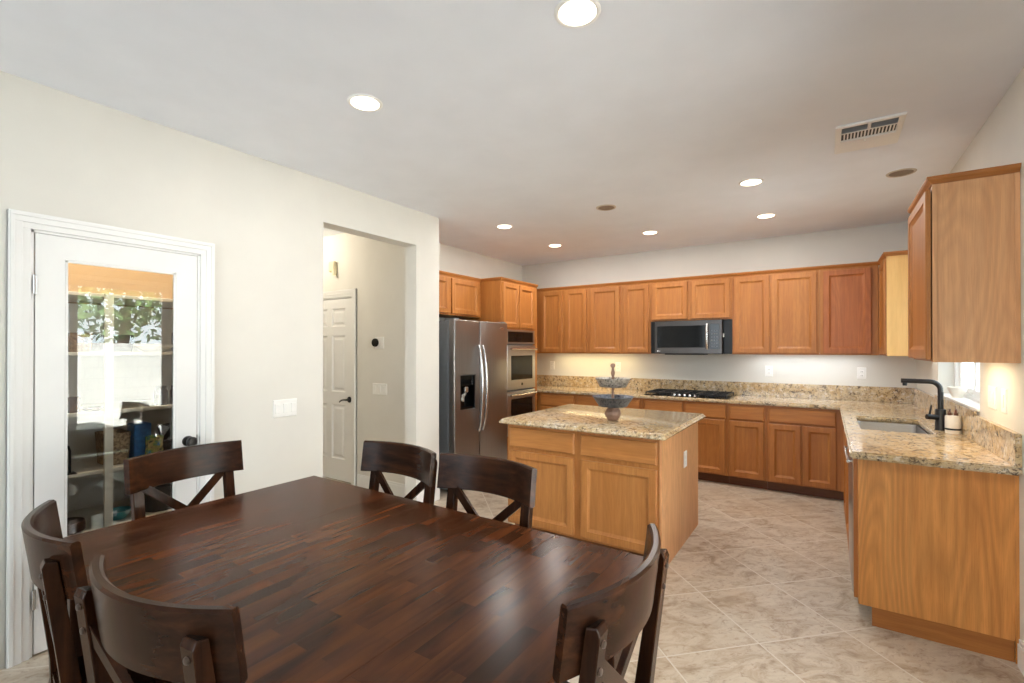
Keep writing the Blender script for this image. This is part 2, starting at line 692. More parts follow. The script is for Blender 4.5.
def tag(o, label=None, cat=None, group=None, kind=None):
    if label:
        o['label'] = label
    if cat:
        o['category'] = cat
    if group:
        o['group'] = group
    if kind:
        o['kind'] = kind
    return o


def struct(name, mb, mat, label, cat):
    o = obj(name, mb, mat)
    return tag(o, label, cat, kind='structure')


def copy_tree(o, parent=None):
    c = o.copy()
    COL.objects.link(c)
    if parent is not None:
        c.parent = parent
    for ch in o.children:
        copy_tree(ch, c)
    return c


# ------------------------------------------------------------------ room shell
# floor
o = obj('floor', MB().box(-6.2, YREAR - 0.2, -0.08, XR + 0.16, YB + 0.2, 0.0), m_tile)
for v in o.data.vertices:
    v.co += o.location
o.location = (0, 0, 0)
tag(o, 'beige travertine-look tile floor laid on the diagonal', 'floor', kind='structure')

struct('ceiling', MB().box(-6.2, YREAR - 0.2, CE, XR + 0.16, YB + 0.2, CE + 0.1), m_ceil, 'flat white ceiling with recessed lights', 'ceiling')
struct('wall_back', MB().box(XK - 0.15, YB, 0, XR + 0.16, YB + 0.15, CE), m_wall, 'greige wall behind the cooktop counter', 'wall')

# wall on the right with the sliding door opening and the sink window
WY0, WY1, WZ0, WZ1 = 3.785, 5.02, 1.09, 2.15
struct('wall_right', MB().cells([YREAR, SD0, SD1, WY0, WY1, YB], [0, SDT, CE][:1] + [WZ0, WZ1, SDT, CE],
       {(1, 0), (1, 1), (1, 2), (3, 1)}, XR, XR + 0.16, 'x'), m_wall, 'greige wall behind the sink counter', 'wall')

# wall on the left: pantry door opening and the hallway opening
PY0, PY1, PZ = 0.606, 1.331, 2.02
OY0, OY1, OZ = 2.166, 3.129, 2.402
WL_END = 3.435
struct('wall_left', MB().cells([YREAR, PY0, PY1, OY0, OY1, WL_END], [0, PZ, OZ, CE],
       {(1, 0), (3, 0), (3, 1)}, XL - WT, XL, 'x'), m_wall, 'greige wall with the glass pantry door and hallway opening', 'wall')
# hallway end wall (also the side of the refrigerator recess)
HY = 3.295
struct('wall_hallway', MB().cells([-6.0, -5.06, -4.245, XL - WT], [0, 2.02, CE], {(1, 0)}, HY, WL_END, 'y'), m_wall,
       'greige hallway wall with thermostat and six-panel door', 'wall')
struct('wall_fridge_side', MB().box(XK - 0.15, WL_END, 0, XK, YB, CE), m_wall, 'greige wall above the refrigerator and ovens', 'wall')
struct('wall_hallway_end', MB().box(-6.15, 1.9, 0, -6.0, WL_END, CE), m_wall, 'greige wall at the hallway end', 'wall')
struct('wall_hallway_near', MB().box(-6.0, 1.9, 0, XL - WT, 2.03, CE), m_wall, 'greige wall between hallway and pantry', 'wall')
struct('wall_behind_door', MB().box(-5.3, WL_END + 0.25, 0, -4.0, WL_END + 0.3, CE), m_wall, 'greige wall beyond the hallway door', 'wall')
# wall behind the viewer with an unseen window added for fill daylight
struct('wall_rear', MB().cells([XL - WT, -3.0, 0.2, XR + 0.16], [0, 0.5, 2.4, CE], {(1, 1)}, YREAR - 0.15, YREAR, 'y'), m_wall,
       'greige wall behind the dining end with an added window', 'wall')
# pantry shell
PBX = -4.02
m_pantry = paint('pantry_grey_paint', (224, 222, 218), 0.8)
m_pantry_warmlit = paint('pantry_warm_light_tint', (152, 128, 98), 0.8)  # tan stands in for the warm bulb light on the upper wall
struct('wall_pantry_back', MB().box(PBX - 0.1, 0.2, 0, PBX, 1.9, 1.745), m_pantry, 'grey wall behind the pantry shelves', 'wall')
struct('wall_pantry_top', MB().box(PBX - 0.1, 0.2, 1.745, PBX, 1.9, CE), m_pantry_warmlit, 'upper pantry wall tinted tan for the warm bulb light', 'wall')
struct('wall_pantry_near', MB().box(PBX, 0.2, 0, XL - WT, 0.3, CE), m_pantry, 'grey pantry side wall by the hinges', 'wall')
struct('wall_pantry_far', MB().box(PBX, 1.8, 0, XL - WT, 1.9, CE), m_pantry, 'grey pantry side wall by the knob', 'wall')

# baseboards
def baseboard(name, x0, y0, x1, y1, label):
    mb = MB()
    mb.box(x0, y0, 0, x1, y1, 0.105)
    dx, dy = x1 - x0, y1 - y0
    if abs(dx) < abs(dy):
        cx = 0.004 if name.endswith('left') else 0
        mb.box(x0 + (0 if dx > 0 and 'left' in name else 0.004), y0, 0.105, x1 - (0.004 if 'left' in name else 0), y1, 0.128, 0.002)
    else:
        mb.box(x0, y0 + 0.004, 0.105, x1, y1, 0.128, 0.002)
    return struct(name, mb, m_trim, label, 'baseboard')

baseboard('baseboard_left', XL, YREAR, XL + 0.013, 0.50, 'white baseboard beside the pantry door hinges')
baseboard('baseboard_left.001', XL, 1.42, XL + 0.013, OY0 - 0.002, 'white baseboard between pantry door and hallway opening')
baseboard('baseboard_left.002', XL, OY1 + 0.002, XL + 0.013, WL_END, 'white baseboard on the short wall beside the refrigerator')
baseboard('baseboard_hallway', -4.15, HY - 0.013, XL - WT, HY, 'white baseboard along the hallway wall')
baseboard('baseboard_right', XR - 0.013, SD1 + 0.08, XR, 3.098, 'white baseboard at the end of the sink counter')
baseboard('baseboard_right.001', XR - 0.013, YREAR, XR, SD0 - 0.08, 'white baseboard beyond the sliding door')

# ------------------------------------------------------------------ pantry door
def casing(name, face, d, a0, a1, ztop, w, label):
    """Door casing: two uprights and a head, with stepped mouldings."""
    mb = MB()
    for step, (wi, wo, t) in enumerate(((0.0, w, 0.012), (0.028, w, 0.019), (0.055, w - 0.006, 0.024))):
        for s in (0, 1):
            lo, hi = (a0 - wo, a0 - wi) if s == 0 else (a1 + wi, a1 + wo)
            if face == 'left':
                mb.box(d, lo, 0, d + t, hi, ztop + wi, 0.0015)
            else:
                mb.box(lo, d - t, 0, hi, d, ztop + wi, 0.0015)
        if face == 'left':
            mb.box(d, a0 - wo, ztop + wi, d + t, a1 + wo, ztop + wo, 0.0015)
        else:
            mb.box(a0 - wo, d - t, ztop + wi, a1 + wo, d, ztop + wo, 0.0015)
    # jamb lining inside the opening
    if face == 'left':
        for y0, y1 in ((a0, a0 + 0.012), (a1 - 0.012, a1)):
            mb.box(d - WT, y0, 0, d, y1, ztop)
        mb.box(d - WT, a0, ztop - 0.012, d, a1, ztop)
    else:
        for x0, x1 in ((a0, a0 + 0.012), (a1 - 0.012, a1)):
            mb.box(x0, d, 0, x1, d + 0.14, ztop)
        mb.box(a0, d, ztop - 0.012, a1, d + 0.14, ztop)
    return struct(name, mb, m_trim, label, 'door casing')

casing('trim_1', 'left', XL, PY0, PY1, PZ, 0.076, 'white moulded casing around the glass pantry door')

DX = XL + 0.004   # door face
door = thing('door_1', 'white pantry door with one tall clear glass pane', 'door', (XL - 0.02, PY0 + 0.01, 0.0))
tag(door, kind='structure')
GY0, GY1, GZ0, GZ1 = 0.728, 1.206, 0.27, 1.893
mb = MB()
mb.cells([PY0 + 0.004 + 0.012, GY0, GY1, PY1 - 0.004 - 0.012], [0.01, GZ0, GZ1, PZ - 0.015], {(1, 1)}, DX - 0.038, DX, 'x', 0.0015)
obj('stile_frame', mb, m_trim, door)
mb = MB()
for (y0, y1, z0, z1) in ((GY0, GY0 + 0.012, GZ0, GZ1), (GY1 - 0.012, GY1, GZ0, GZ1), (GY0, GY1, GZ0, GZ0 + 0.012), (GY0, GY1, GZ1 - 0.012, GZ1)):
    mb.box(DX - 0.012, y0, z0, DX - 0.002, y1, z1, 0.002)
obj('glazing_bead', mb, m_trim, door)
obj('glass_pane', MB().box(DX - 0.020, GY0 + 0.001, GZ0 + 0.001, DX - 0.0195, GY1 - 0.001, GZ1 - 0.001), m_glass, door)
kz = 0.915
mb = MB()
mb.lathe([(0.0, 0), (0.030, 0), (0.030, 0.006), (0.024, 0.010), (0.011, 0.012), (0.010, 0.030), (0.020, 0.036), (0.028, 0.046), (0.029, 0.056), (0.022, 0.066), (0.0, 0.069)], DX, 1.268, 28, 'x', kz)
tag(obj('knob', mb, m_bronze, door, True), 'black round door knob')
mb = MB().box(DX - 0.01, PY1 - 0.0165, kz - 0.03, DX + 0.002, PY1 - 0.0125, kz + 0.03)
tag(obj('latch_plate', mb, m_bronze, door), 'black latch plate')
for hz in (1.76, 0.27):
    mb = MB()
    mb.lathe([(0, 0), (0.006, 0), (0.006, 0.09), (0, 0.09)], DX + 0.005, PY0 + 0.013, 12, 'z', hz - 0.045)
    mb.box(DX - 0.002, PY0 + 0.013, hz - 0.045, DX + 0.001, PY0 + 0.022, hz + 0.045)
    tag(obj('hinge', mb, m_steel_handle, door), 'satin steel hinge')

# ------------------------------------------------------------------ hallway door
HX0, HX1 = -5.055, -4.245
casing('trim_2', 'back', HY, HX0, HX1, 2.02, 0.076, 'white casing around the six-panel hallway door')
door = thing('door_2', 'white six-panel hallway door with a black lever', 'door', (-4.65, HY + 0.02, 0))
tag(door, kind='structure')
xs = [HX0 + 0.015, HX0 + 0.13, HX0 + 0.365, HX1 - 0.365, HX1 - 0.13, HX1 - 0.015]
zs = [0.01, 0.24, 0.84, 0.98, 1.60, 1.70, 1.90, 2.003]
mb = MB()
mb.cells(xs, zs, {(1, 1), (1, 3), (1, 5), (3, 1), (3, 3), (3, 5)}, HY + 0.045, HY + 0.008, 'y')
obj('door_frame', mb, m_trim, door)
for i in (1, 3):
    for j in (1, 3, 5):
        mb = MB().rings('back', HY + 0.04, xs[i], xs[i + 1], zs[j], zs[j + 1], [(0, 0), (0, 0.031), (0.012, 0.018), (0.030, 0.018), (0.048, 0.027), (0.05, 0.027)])
        obj('panel', mb, m_trim, door)
mb = MB()
mb.lathe([(0, 0), (0.032, 0), (0.032, -0.008), (0.012, -0.014), (0.011, -0.05), (0, -0.052)], -4.298, HY + 0.008, 24, 'y', 0.905)
mb.tube([(-4.298, HY - 0.036, 0.905), (-4.33, HY - 0.040, 0.905), (-4.37, HY - 0.040, 0.898), (-4.40, HY - 0.038, 0.886), (-4.412, HY - 0.036, 0.874)], [0.011, 0.010, 0.009, 0.008, 0.006], 10)
tag(obj('lever_handle', mb, m_bronze, door, True), 'black lever handle')

# hallway wall devices
def wall_plate(name, face, d, a0, a1, z0, z1, toggles, label, cat, group=None):
    """Decora plate with rocker paddles or an outlet; d is the wall surface."""
    out = {'back': (0, -1), 'right': (-1, 0), 'left': (1, 0)}[face]
    c = (a0 + a1) / 2
    loc = (c, d, z0) if face == 'back' else (d, c, z0)
    t = thing(name, label, cat, loc, group)
    obj('plate', MB().rings(face, d, a0, a1, z0, z1, [(0, 0), (0, 0.003), (0.004, 0.006), (0.006, 0.006)]), m_plate, t)
    zc = (z0 + z1) / 2
    if toggles > 0:
        step = (a1 - a0) / toggles
        for k in range(toggles):
            ac = a0 + step * (k + 0.5)
            hw = min(0.0165, step * 0.36)
            obj('rocker', MB().rings(face, d, ac - hw, ac + hw, zc - 0.033, zc + 0.033, [(0, 0.005), (0, 0.007), (0.002, 0.0095), (0.003, 0.0095)]), m_plate, t)
    else:
        for s in (-1, 1):
            mb = MB().rings(face, d, c - 0.016, c + 0.016, zc + s * 0.020 - 0.014, zc + s * 0.020 + 0.014, [(0, 0.005), (0, 0.0075), (0.002, 0.009), (0.003, 0.009)])
            r = obj('receptacle', mb, m_plate, t)
            mb = MB()
            for q in (-0.006, 0.006):
                mb.rings(face, d, c + q - 0.0012, c + q + 0.0012, zc + s * 0.020 - 0.004, zc + s * 0.020 + 0.005, [(0, 0.0085), (0, 0.0093)])
            tag(obj('slot', mb, m_blackplastic, r), 'dark contact slots')
    return t

wall_plate('light_switch', 'left', XL, 1.783, 1.955, 0.985, 1.105, 3, 'triple white light switch on the wall beside the pantry door', 'switch')
wall_plate('light_switch', 'back', HY, -3.915, -3.70, 0.985, 1.10, 3, 'triple white light switch on the hallway wall under the thermostat', 'switch')
t = thing('thermostat', 'round black thermostat on a white plate in the hallway', 'thermostat', (-3.86, HY, 1.46))
obj('plate', MB().rings('back', HY, -3.875, -3.745, 1.455, 1.575, [(0, 0), (0, 0.004), (0.003, 0.006), (0.005, 0.006)]), m_plate, t)
mb = MB().lathe([(0, -0.005), (0.042, -0.005), (0.043, -0.022), (0.040, -0.028), (0, -0.029)], -3.862, HY, 32, 'y', 1.518)
tag(obj('dial', mb, m_blackglass, t, True), 'black glass dial')
t = thing('door_chime', 'small ivory door chime above the hallway door', 'door chime', (-4.55, HY, 2.27))
m_ivory = plain('ivory_plastic', (222, 212, 178), 0.5)
obj('cover', MB().box(-4.60, HY - 0.05, 2.30, -4.50, HY, 2.42, 0.02, 4), m_ivory, t, True)
obj('speaker_tube', MB().lathe([(0, 0), (0.022, 0), (0.024, 0.05), (0.018, 0.06), (0, 0.06)], -4.515, HY - 0.027, 18, 'z', 2.262), m_ivory, t, True)

# ------------------------------------------------------------------ sink window, sliding door, rear window
win = thing('window_1', 'white sliding window above the sink', 'window', (XR + 0.10, (WY0 + WY1) / 2, WZ0))
tag(win, kind='structure')
fx0, fx1 = XR + 0.095, XR + 0.145
mb = MB().cells([WY0, WY0 + 0.045, WY1 - 0.045, WY1], [WZ0, WZ0 + 0.045, WZ1 - 0.045, WZ1], {(1, 1)}, fx0, fx1, 'x', 0.003)
obj('window_frame', mb, m_trim, win)
ym = (WY0 + WY1) / 2
for k, (y0, y1, dx) in enumerate(((WY0 + 0.045, ym + 0.02, 0.0), (ym - 0.02, WY1 - 0.045, 0.022))):
    mb = MB().cells([y0, y0 + 0.04, y1 - 0.04, y1], [WZ0 + 0.045, WZ0 + 0.08, WZ1 - 0.08, WZ1 - 0.045], {(1, 1)}, fx0 + dx, fx0 + dx + 0.022, 'x', 0.002)
    s = obj('sash', mb, m_trim, win)
    obj('glass_pane', MB().box(fx0 + dx + 0.010, y0 + 0.04, WZ0 + 0.08, fx0 + dx + 0.0105, y1 - 0.04, WZ1 - 0.08), m_winglass, s)
obj('window_sill', MB().box(XR - 0.012, WY0 + 0.001, WZ0, fx0, WY1 - 0.001, WZ0 + 0.016, 0.004), m_trim, win)

sd = thing('door_3', 'white framed sliding glass patio door', 'door', (XR + 0.08, (SD0 + SD1) / 2, 0))
tag(sd, kind='structure')
mb = MB().cells([SD0, SD0 + 0.06, SD1 - 0.06, SD1], [0.0, 0.05, SDT - 0.06, SDT], {(1, 1)}, XR + 0.04, XR + 0.13, 'x', 0.003)
obj('door_frame', mb, m_trim, sd)
ym = 1.72
for k, (y0, y1, dx) in enumerate(((SD0 + 0.06, ym + 0.035, 0.0), (ym - 0.035, SD1 - 0.06, 0.04))):
    mb = MB().cells([y0, y0 + 0.07, y1 - 0.07, y1], [0.05, 0.15, SDT - 0.13, SDT - 0.06], {(1, 1)}, XR + 0.045 + dx, XR + 0.08 + dx, 'x', 0.002)
    s = obj('sliding_panel', mb, m_trim, sd)
    obj('glass_pane', MB().box(XR + 0.062 + dx, y0 + 0.07, 0.15, XR + 0.0625 + dx, y1 - 0.07, SDT - 0.13), m_glass, s)

rw = thing('window_2', 'unseen white framed window added behind the dining end for daylight', 'window', (-1.4, YREAR - 0.08, 0.5))  # unseen window, put in to let fill daylight into the room
tag(rw, kind='structure')
mb = MB().cells([-3.0, -2.95, -1.425, -1.375, 0.15, 0.2], [0.5, 0.55, 2.35, 2.4], {(1, 1), (3, 1)}, YREAR - 0.12, YREAR - 0.06, 'y', 0.003)
obj('window_frame', mb, m_trim, rw)
obj('glass_pane', MB().box(-2.95, YREAR - 0.0905, 0.55, -1.425, YREAR - 0.09, 2.35), m_glass, rw)
obj('glass_pane', MB().box(-1.375, YREAR - 0.0905, 0.55, 0.15, YREAR - 0.09, 2.35), m_glass, rw)

# ------------------------------------------------------------------ cabinets
DOOR = [(0, 0), (0, 0.016), (0.004, 0.020), (0.050, 0.020), (0.053, 0.015), (0.066, 0.0075), (0.070, 0.006), (0.072, 0.006)]
DRAWER = [(0, 0), (0, 0.014), (0.005, 0.019), (0.007, 0.020), (0.008, 0.020)]


def cab_door(t, face, d, a0, a1, z0, z1, mat=None):
    return obj('door', MB().rings(face, d, a0, a1, z0, z1, DOOR), mat or m_oak_v, t)


def cab_drawer(t, face, d, a0, a1, z0, z1, name='drawer_front', mat=None):
    return obj(name, MB().rings(face, d, a0, a1, z0, z1, DRAWER), mat or m_oak_x if face == 'back' else m_oak_y, t)


ZUB, ZUT = 1.392, 2.262      # upper cabinet bottom and top
YU = 5.775                   # front of the upper cabinets on the cooktop wall
G_UP = 'honey oak upper cabinets over the cooktop counter'
def upper(a0, a1, doors, z0, label, dz0=None, group=G_UP, mat=None):
    t = thing('wall_cabinet', label, 'cabinet', ((a0 + a1) / 2, YB - 0.16, z0), group)
    mb = MB().box(a0 + 0.0005, YU, z0 + 0.022, a1 - 0.0005, YB - 0.001, ZUT, 0.0015)
    mb.box(a0 + 0.0005, YU, z0, a1 - 0.0005, YU + 0.02, z0 + 0.022)
    obj('cabinet_body', mb, m_oak_v, t)
    for d0, d1 in doors:
        cab_door(t, 'back', YU, d0, d1, z0 + 0.016 if dz0 is None else dz0, 2.243, mat)
    return t

upper(XK + 0.001, -2.979, [(-3.335, -3.003)], ZUB, 'oak upper cabinet in the corner nearest the wall ovens')
upper(-2.979, -2.615, [(-2.955, -2.645)], ZUB, 'narrow oak upper cabinet second from the wall ovens')
upper(-2.615, -2.163, [(-2.583, -2.192)], ZUB, 'wider oak upper cabinet third from the wall ovens')
upper(-2.163, -1.793, [(-2.134, -1.815)], ZUB, 'oak upper cabinet standing directly left of the microwave')
upper(-1.793, -0.878, [(-1.770, -1.360), (-1.316, -0.900)], 1.787, 'short two-door oak cabinet above the microwave', 1.803)
upper(-0.878, -0.057, [(-0.858, -0.512), (-0.488, -0.082)], ZUB, 'two-door oak upper cabinet directly right of the microwave')
upper(-0.057, 0.419, [(-0.030, 0.362)], ZUB, 'reddish oak corner upper cabinet nearest the sink wall', mat=m_oak_red)

# crown moulding profile run
def crown_run(mb, pts, closed=False):
    """pts: plan polyline of the cabinet front; the moulding leans outward (to the right-hand normal)."""
    prof = [(-0.02, 0.0), (0.004, 0.0), (0.008, 0.008), (0.020, 0.020), (0.024, 0.030), (0.024, 0.036), (-0.02, 0.036)]
    n = len(pts)
    b = bmesh.new()
    rings = []
    for i in range(n):
        p = Vector((*pts[i], 0))
        def nrm(a, c):
            d = (Vector((*c, 0)) - Vector((*a, 0))).normalized()
            return Vector((d.y, -d.x, 0))
        if i == 0:
            m = nrm(pts[0], pts[1])
        elif i == n - 1:
            m = nrm(pts[-2], pts[-1])
        else:
            n1, n2 = nrm(pts[i - 1], pts[i]), nrm(pts[i], pts[i + 1])
            m = (n1 + n2)
            m = m / (m.dot(n1))
        rings.append([b.verts.new(p + m * o + Vector((0, 0, ZUT + h))) for o, h in prof])
    k = len(prof)
    for r, s in zip(rings, rings[1:]):
        for j in range(k):
            b.faces.new((r[j], r[(j + 1) % k], s[(j + 1) % k], s[j]))
    b.faces.new(rings[0])
    b.faces.new(rings[-1])
    bmesh.ops.recalc_face_normals(b, faces=b.faces)
    mb._merge(b)
    return mb

# corner cabinet on the sink wall (far end of the window) and near cabinet
XU = 0.420
t = thing('wall_cabinet', 'oak upper cabinet between the far corner and the sink window', 'cabinet', (0.58, 5.5, ZUB), 'oak upper cabinets on the sink wall')
obj('cabinet_body', MB().box(XU + 0.018, 5.2665, ZUB, XR - 0.001, YB - 0.001, ZUT, 0.0015), m_oak_v, t)
obj('side_panel', MB().box(XU + 0.018, 5.260, ZUB, XR - 0.001, 5.2662, ZUT, 0.001), m_oak_side, t)
obj('door', MB().rings('right', XU + 0.018, 5.275, 5.745, ZUB + 0.016, 2.243, DOOR), m_oak_v, t)

NY0, NY1 = 3.085, 3.712
t = thing('wall_cabinet', 'large oak upper cabinet between the sink window and the viewer', 'cabinet', (0.58, 3.4, ZUB), 'oak upper cabinets on the sink wall')
mb = MB().box(0.436, NY0 + 0.0066, ZUB, 0.456, NY1, ZUB + 0.022)
mb.box(0.436, NY0 + 0.0066, ZUB + 0.022, XR - 0.001, NY1, ZUT, 0.0015)
obj('cabinet_body', mb, m_oak_v, t)
mb = MB()
mb.box(0.434, NY0, ZUB - 0.002, XR - 0.001, NY0 + 0.0065, ZUT)
mb.box(0.434, NY0 - 0.004, ZUB - 0.002, 0.452, NY0 + 0.001, ZUT, 0.001)
mb.box(XR - 0.019, NY0 - 0.004, ZUB - 0.002, XR - 0.001, NY0 + 0.001, ZUT, 0.001)
obj('end_panel', mb, m_veneer_pale, t)
obj('door', MB().rings('right', 0.429, NY0 + 0.004, NY1 - 0.012, ZUB + 0.010, 2.243, DOOR), m_oak_v, t)

o = obj('crown_molding', crown_run(MB(), [(XK + 0.03, YU), (XU + 0.016, YU), (XU + 0.018, 5.262), (XR - 0.002, 5.262)]), m_oak_x)
tag(o, 'oak crown moulding running above the cooktop wall cabinets', 'molding')
o = obj('crown_molding', crown_run(MB(), [(XR - 0.002, NY1 + 0.001), (0.436, NY1 + 0.001), (0.436, NY0), (XR - 0.002, NY0)]), m_oak_x)
tag(o, 'oak crown moulding on the upper cabinet nearest the viewer', 'molding')

# over-refrigerator cabinet and tall oven cabinet
XFC = -3.49
t = thing('wall_cabinet', 'two-door oak cabinet above the refrigerator', 'cabinet', (-3.66, 4.0, 1.83))
obj('cabinet_body', MB().box(XK + 0.001, WL_END + 0.003, 1.83, XFC, 4.573, ZUT, 0.0015), m_oak_y, t)
cab_door(t, 'left', XFC, 3.46, 3.985, 1.848, 2.243)
cab_door(t, 'left', XFC, 4.03, 4.525, 1.848, 2.243)
o = obj('crown_molding', crown_run(MB(), [(XFC, WL_END + 0.004), (XFC, 4.573)][::-1] if False else [(XFC, 4.573), (XFC, WL_END + 0.004)][::-1]), m_oak_y)
tag(o, 'oak crown moulding above the refrigerator cabinet', 'molding')

XOC = -3.195
OCY0, OCY1 = 4.577, 5.41
tall = thing('oven_cabinet', 'tall oak cabinet holding the two wall ovens', 'cabinet', (-3.5, 5.0, 0))
mb = MB()
mb.box(XK + 0.001, OCY0, 0.10, XOC, OCY0 + 0.019, ZUT)
mb.box(XK + 0.001, OCY1 - 0.019, 0.10, XOC, OCY1, ZUT)
mb.box(XK + 0.0012, OCY0 + 0.019, 1.688, XOC - 0.0005, OCY1 - 0.019, ZUT - 0.0005)
mb.box(XK + 0.0012, OCY0 + 0.019, 0.101, XOC - 0.0005, OCY1 - 0.019, 0.40)
mb.box(XOC - 0.02, OCY0 + 0.019, 0.40, XOC - 0.0003, 4.652, 1.688)
mb.box(XOC - 0.02, 5.312, 0.40, XOC - 0.0003, OCY1 - 0.019, 1.688)
mb.box(XK + 0.001, OCY0 + 0.02, 0.38, XK + 0.02, OCY1 - 0.02, 1.70)
obj('cabinet_body', mb, m_oak_v, tall)
cab_door(tall, 'left', XOC, 4.607, 4.953, 1.712, 2.243)
cab_door(tall, 'left', XOC, 4.968, 5.318, 1.712, 2.243)
cab_drawer(tall, 'left', XOC, 4.61, 5.38, 0.13, 0.37)
obj('toe_kick', MB().box(XK + 0.001, OCY0 + 0.01, 0, XOC - 0.07, OCY1 - 0.01, 0.10), m_oak_toe, tall)
o = obj('crown_molding', crown_run(MB(), [(XOC - 0.62, OCY0), (XOC, OCY0), (XOC, OCY1)]), m_oak_y)
tag(o, 'oak crown moulding around the tall oven cabinet', 'molding')

# ------------------------------------------------------------------ double wall oven
ov = thing('double_oven', 'stainless double wall oven built into the tall oak cabinet', 'oven', (-3.4, 4.98, 0.42))
OX = XOC + 0.002
A0, A1 = 4.655, 5.309
obj('oven_body', MB().box(OX - 0.55, A0, 0.403, OX - 0.001, A1, 1.685), m_fridge_side, ov)
def lring(d, a0, a1, z0, z1, sp):
    return MB().rings('left', d, a0, a1, z0, z1, sp)
cp = obj('control_panel', lring(OX, A0, A1, 1.515, 1.685, [(0, 0), (0, 0.020), (0.006, 0.026), (0.007, 0.026)]), m_steel, ov)
ds = obj('display', lring(OX + 0.0255, A0 + 0.03, A1 - 0.05, 1.535, 1.662, [(0, 0), (0, 0.002), (0.002, 0.003), (0.003, 0.003)]), m_blackglass, cp)
def oven_door(z0, z1, wz0, wz1, hz):
    mb = MB()
    mb.rings('left', OX, A0, A1, z0, z1, [(0, 0), (0, 0.030), (0.006, 0.036), (0.007, 0.036)])
    dr = obj('oven_door', mb, m_steel, ov)
    w = obj('oven_window', lring(OX + 0.0355, A0 + 0.085, A1 - 0.075, wz0, wz1, [(0, 0), (0, 0.002), (0.022, 0.0025), (0.024, 0.001), (0.026, 0.001)]), m_blackglass, dr)
    mb = MB()
    hx = OX + 0.075
    mb.tube([(hx, A0 + 0.03, hz), (hx + 0.006, A0 + 0.15, hz), (hx + 0.008, (A0 + A1) / 2, hz), (hx + 0.006, A1 - 0.15, hz), (hx, A1 - 0.03, hz)], 0.013, 14)
    for y in (A0 + 0.06, A1 - 0.06):
        mb.tube([(OX + 0.03, y, hz), (hx, y, hz)], 0.010, 10)
    obj('handle', mb, m_steel_handle, dr, True)
oven_door(0.955, 1.495, 1.075, 1.37, 1.452)
oven_door(0.41, 0.935, 0.52, 0.845, 0.893)
# small emblem on the upper door: a dark round badge with a swirl
mb = MB()
mb.lathe([(0, 0), (0.018, 0), (0.018, 0.0015), (0.014, 0.0015), (0.014, 0.0004), (0, 0.0004)], OX + 0.036, 4.985, 24, 'x', 1.018)
obj('emblem', mb, m_blackplastic, ov)

# ------------------------------------------------------------------ refrigerator
XF = -3.085
FY0, FYS, FY1, FZT = 3.615, 4.032, 4.555, 1.752
fr = thing('refrigerator', 'dark stainless side-by-side refrigerator with dispenser', 'refrigerator', (-3.45, 4.1, 0))
obj('fridge_body', MB().box(XK + 0.03, FY0 + 0.004, 0.03, XF - 0.075, FY1 - 0.004, FZT - 0.012, 0.004), m_fridge_side, fr)
obj('grille', MB().box(XF - 0.12, FY0 + 0.02, 0.01, XF - 0.05, FY1 - 0.02, 0.075, 0.003), m_blackplastic, fr)
for y in (FY0 + 0.05, FY1 - 0.05):
    obj('hinge_cover', MB().box(XF - 0.14, y - 0.035, FZT - 0.012, XF - 0.015, y + 0.035, FZT + 0.012, 0.005), m_fridge_side, fr)
DY0, DY1, DZ0, DZ1 = 3.717, 3.945, 0.835, 1.180
mb = MB().cells([FY0, DY0, DY1, FYS - 0.004], [0.085, DZ0, DZ1, FZT], {(1, 1)}, XF - 0.07, XF, 'x', 0.010, True)
ld = obj('door', mb, m_steel_dark, fr, True, 50)
obj('door', MB().box(XF - 0.07, FYS + 0.004, 0.085, XF, FY1, FZT, 0.010, 3), m_steel_dark, fr, True, 50)
# dispenser recess
mb = MB()
mb.box(XF - 0.068, DY0, DZ0, XF - 0.055, DY1, DZ1)
mb.box(XF - 0.068, DY0, DZ0, XF - 0.002, DY0 + 0.008, DZ1)
mb.box(XF - 0.068, DY1 - 0.008, DZ0, XF - 0.002, DY1, DZ1)
mb.box(XF - 0.068, DY0, DZ0, XF - 0.002, DY1, DZ0 + 0.02)
mb.box(XF - 0.068, DY0, 1.075, XF - 0.0015, DY1, DZ1)
dp = obj('dispenser', mb, m_blackglass, ld)
mb = MB()
mb.box(XF - 0.055, 3.80, 1.00, XF - 0.015, 3.86, 1.062, 0.01)
mb.bar((XF - 0.03, 3.785, 0.985), (XF - 0.022, 3.765, 0.915), 0.045, 0.014, (0, 1, 0), 0.005)
mb.bar((XF - 0.035, 3.83, 1.00), (XF - 0.03, 3.79, 0.965), 0.03, 0.014, (0, 1, 0), 0.004)
tag(obj('paddle', mb, m_steel_handle, dp), 'light grey dispenser paddle')
for s, y in ((-1, FYS - 0.032), (1, FYS + 0.032)):
    mb = MB()
    pts, rs = [], []
    for k in range(17):
        f = k / 16
        z = 0.585 + (1.495 - 0.585) * f
        bow = math.sin(PI * f) ** 0.6
        pts.append((XF + 0.012 + 0.052 * bow, y + s * 0.006 * bow, z))
        rs.append(0.011 + 0.004 * bow)
    mb.tube(pts, rs, 14)
    for z in (0.60, 1.48):
        mb.tube([(XF - 0.004, y, z), (XF + 0.02, y, z)], 0.012, 12)
    obj('handle', mb, m_steel_handle, fr, True)
# small oval badge high on the wide door
mb = MB()
mb.box(XF, 4.405, 1.678, XF + 0.0012, 4.475, 1.688, 0.0004)
mb.tube([(XF + 0.001, 4.412 + 0.054 * (0.5 - 0.5 * math.cos(PI * k / 12)), 1.683 + 0.010 * math.sin(PI * k / 12)) for k in range(13)], 0.0012, 6)
obj('emblem', mb, m_steel_handle, fr)

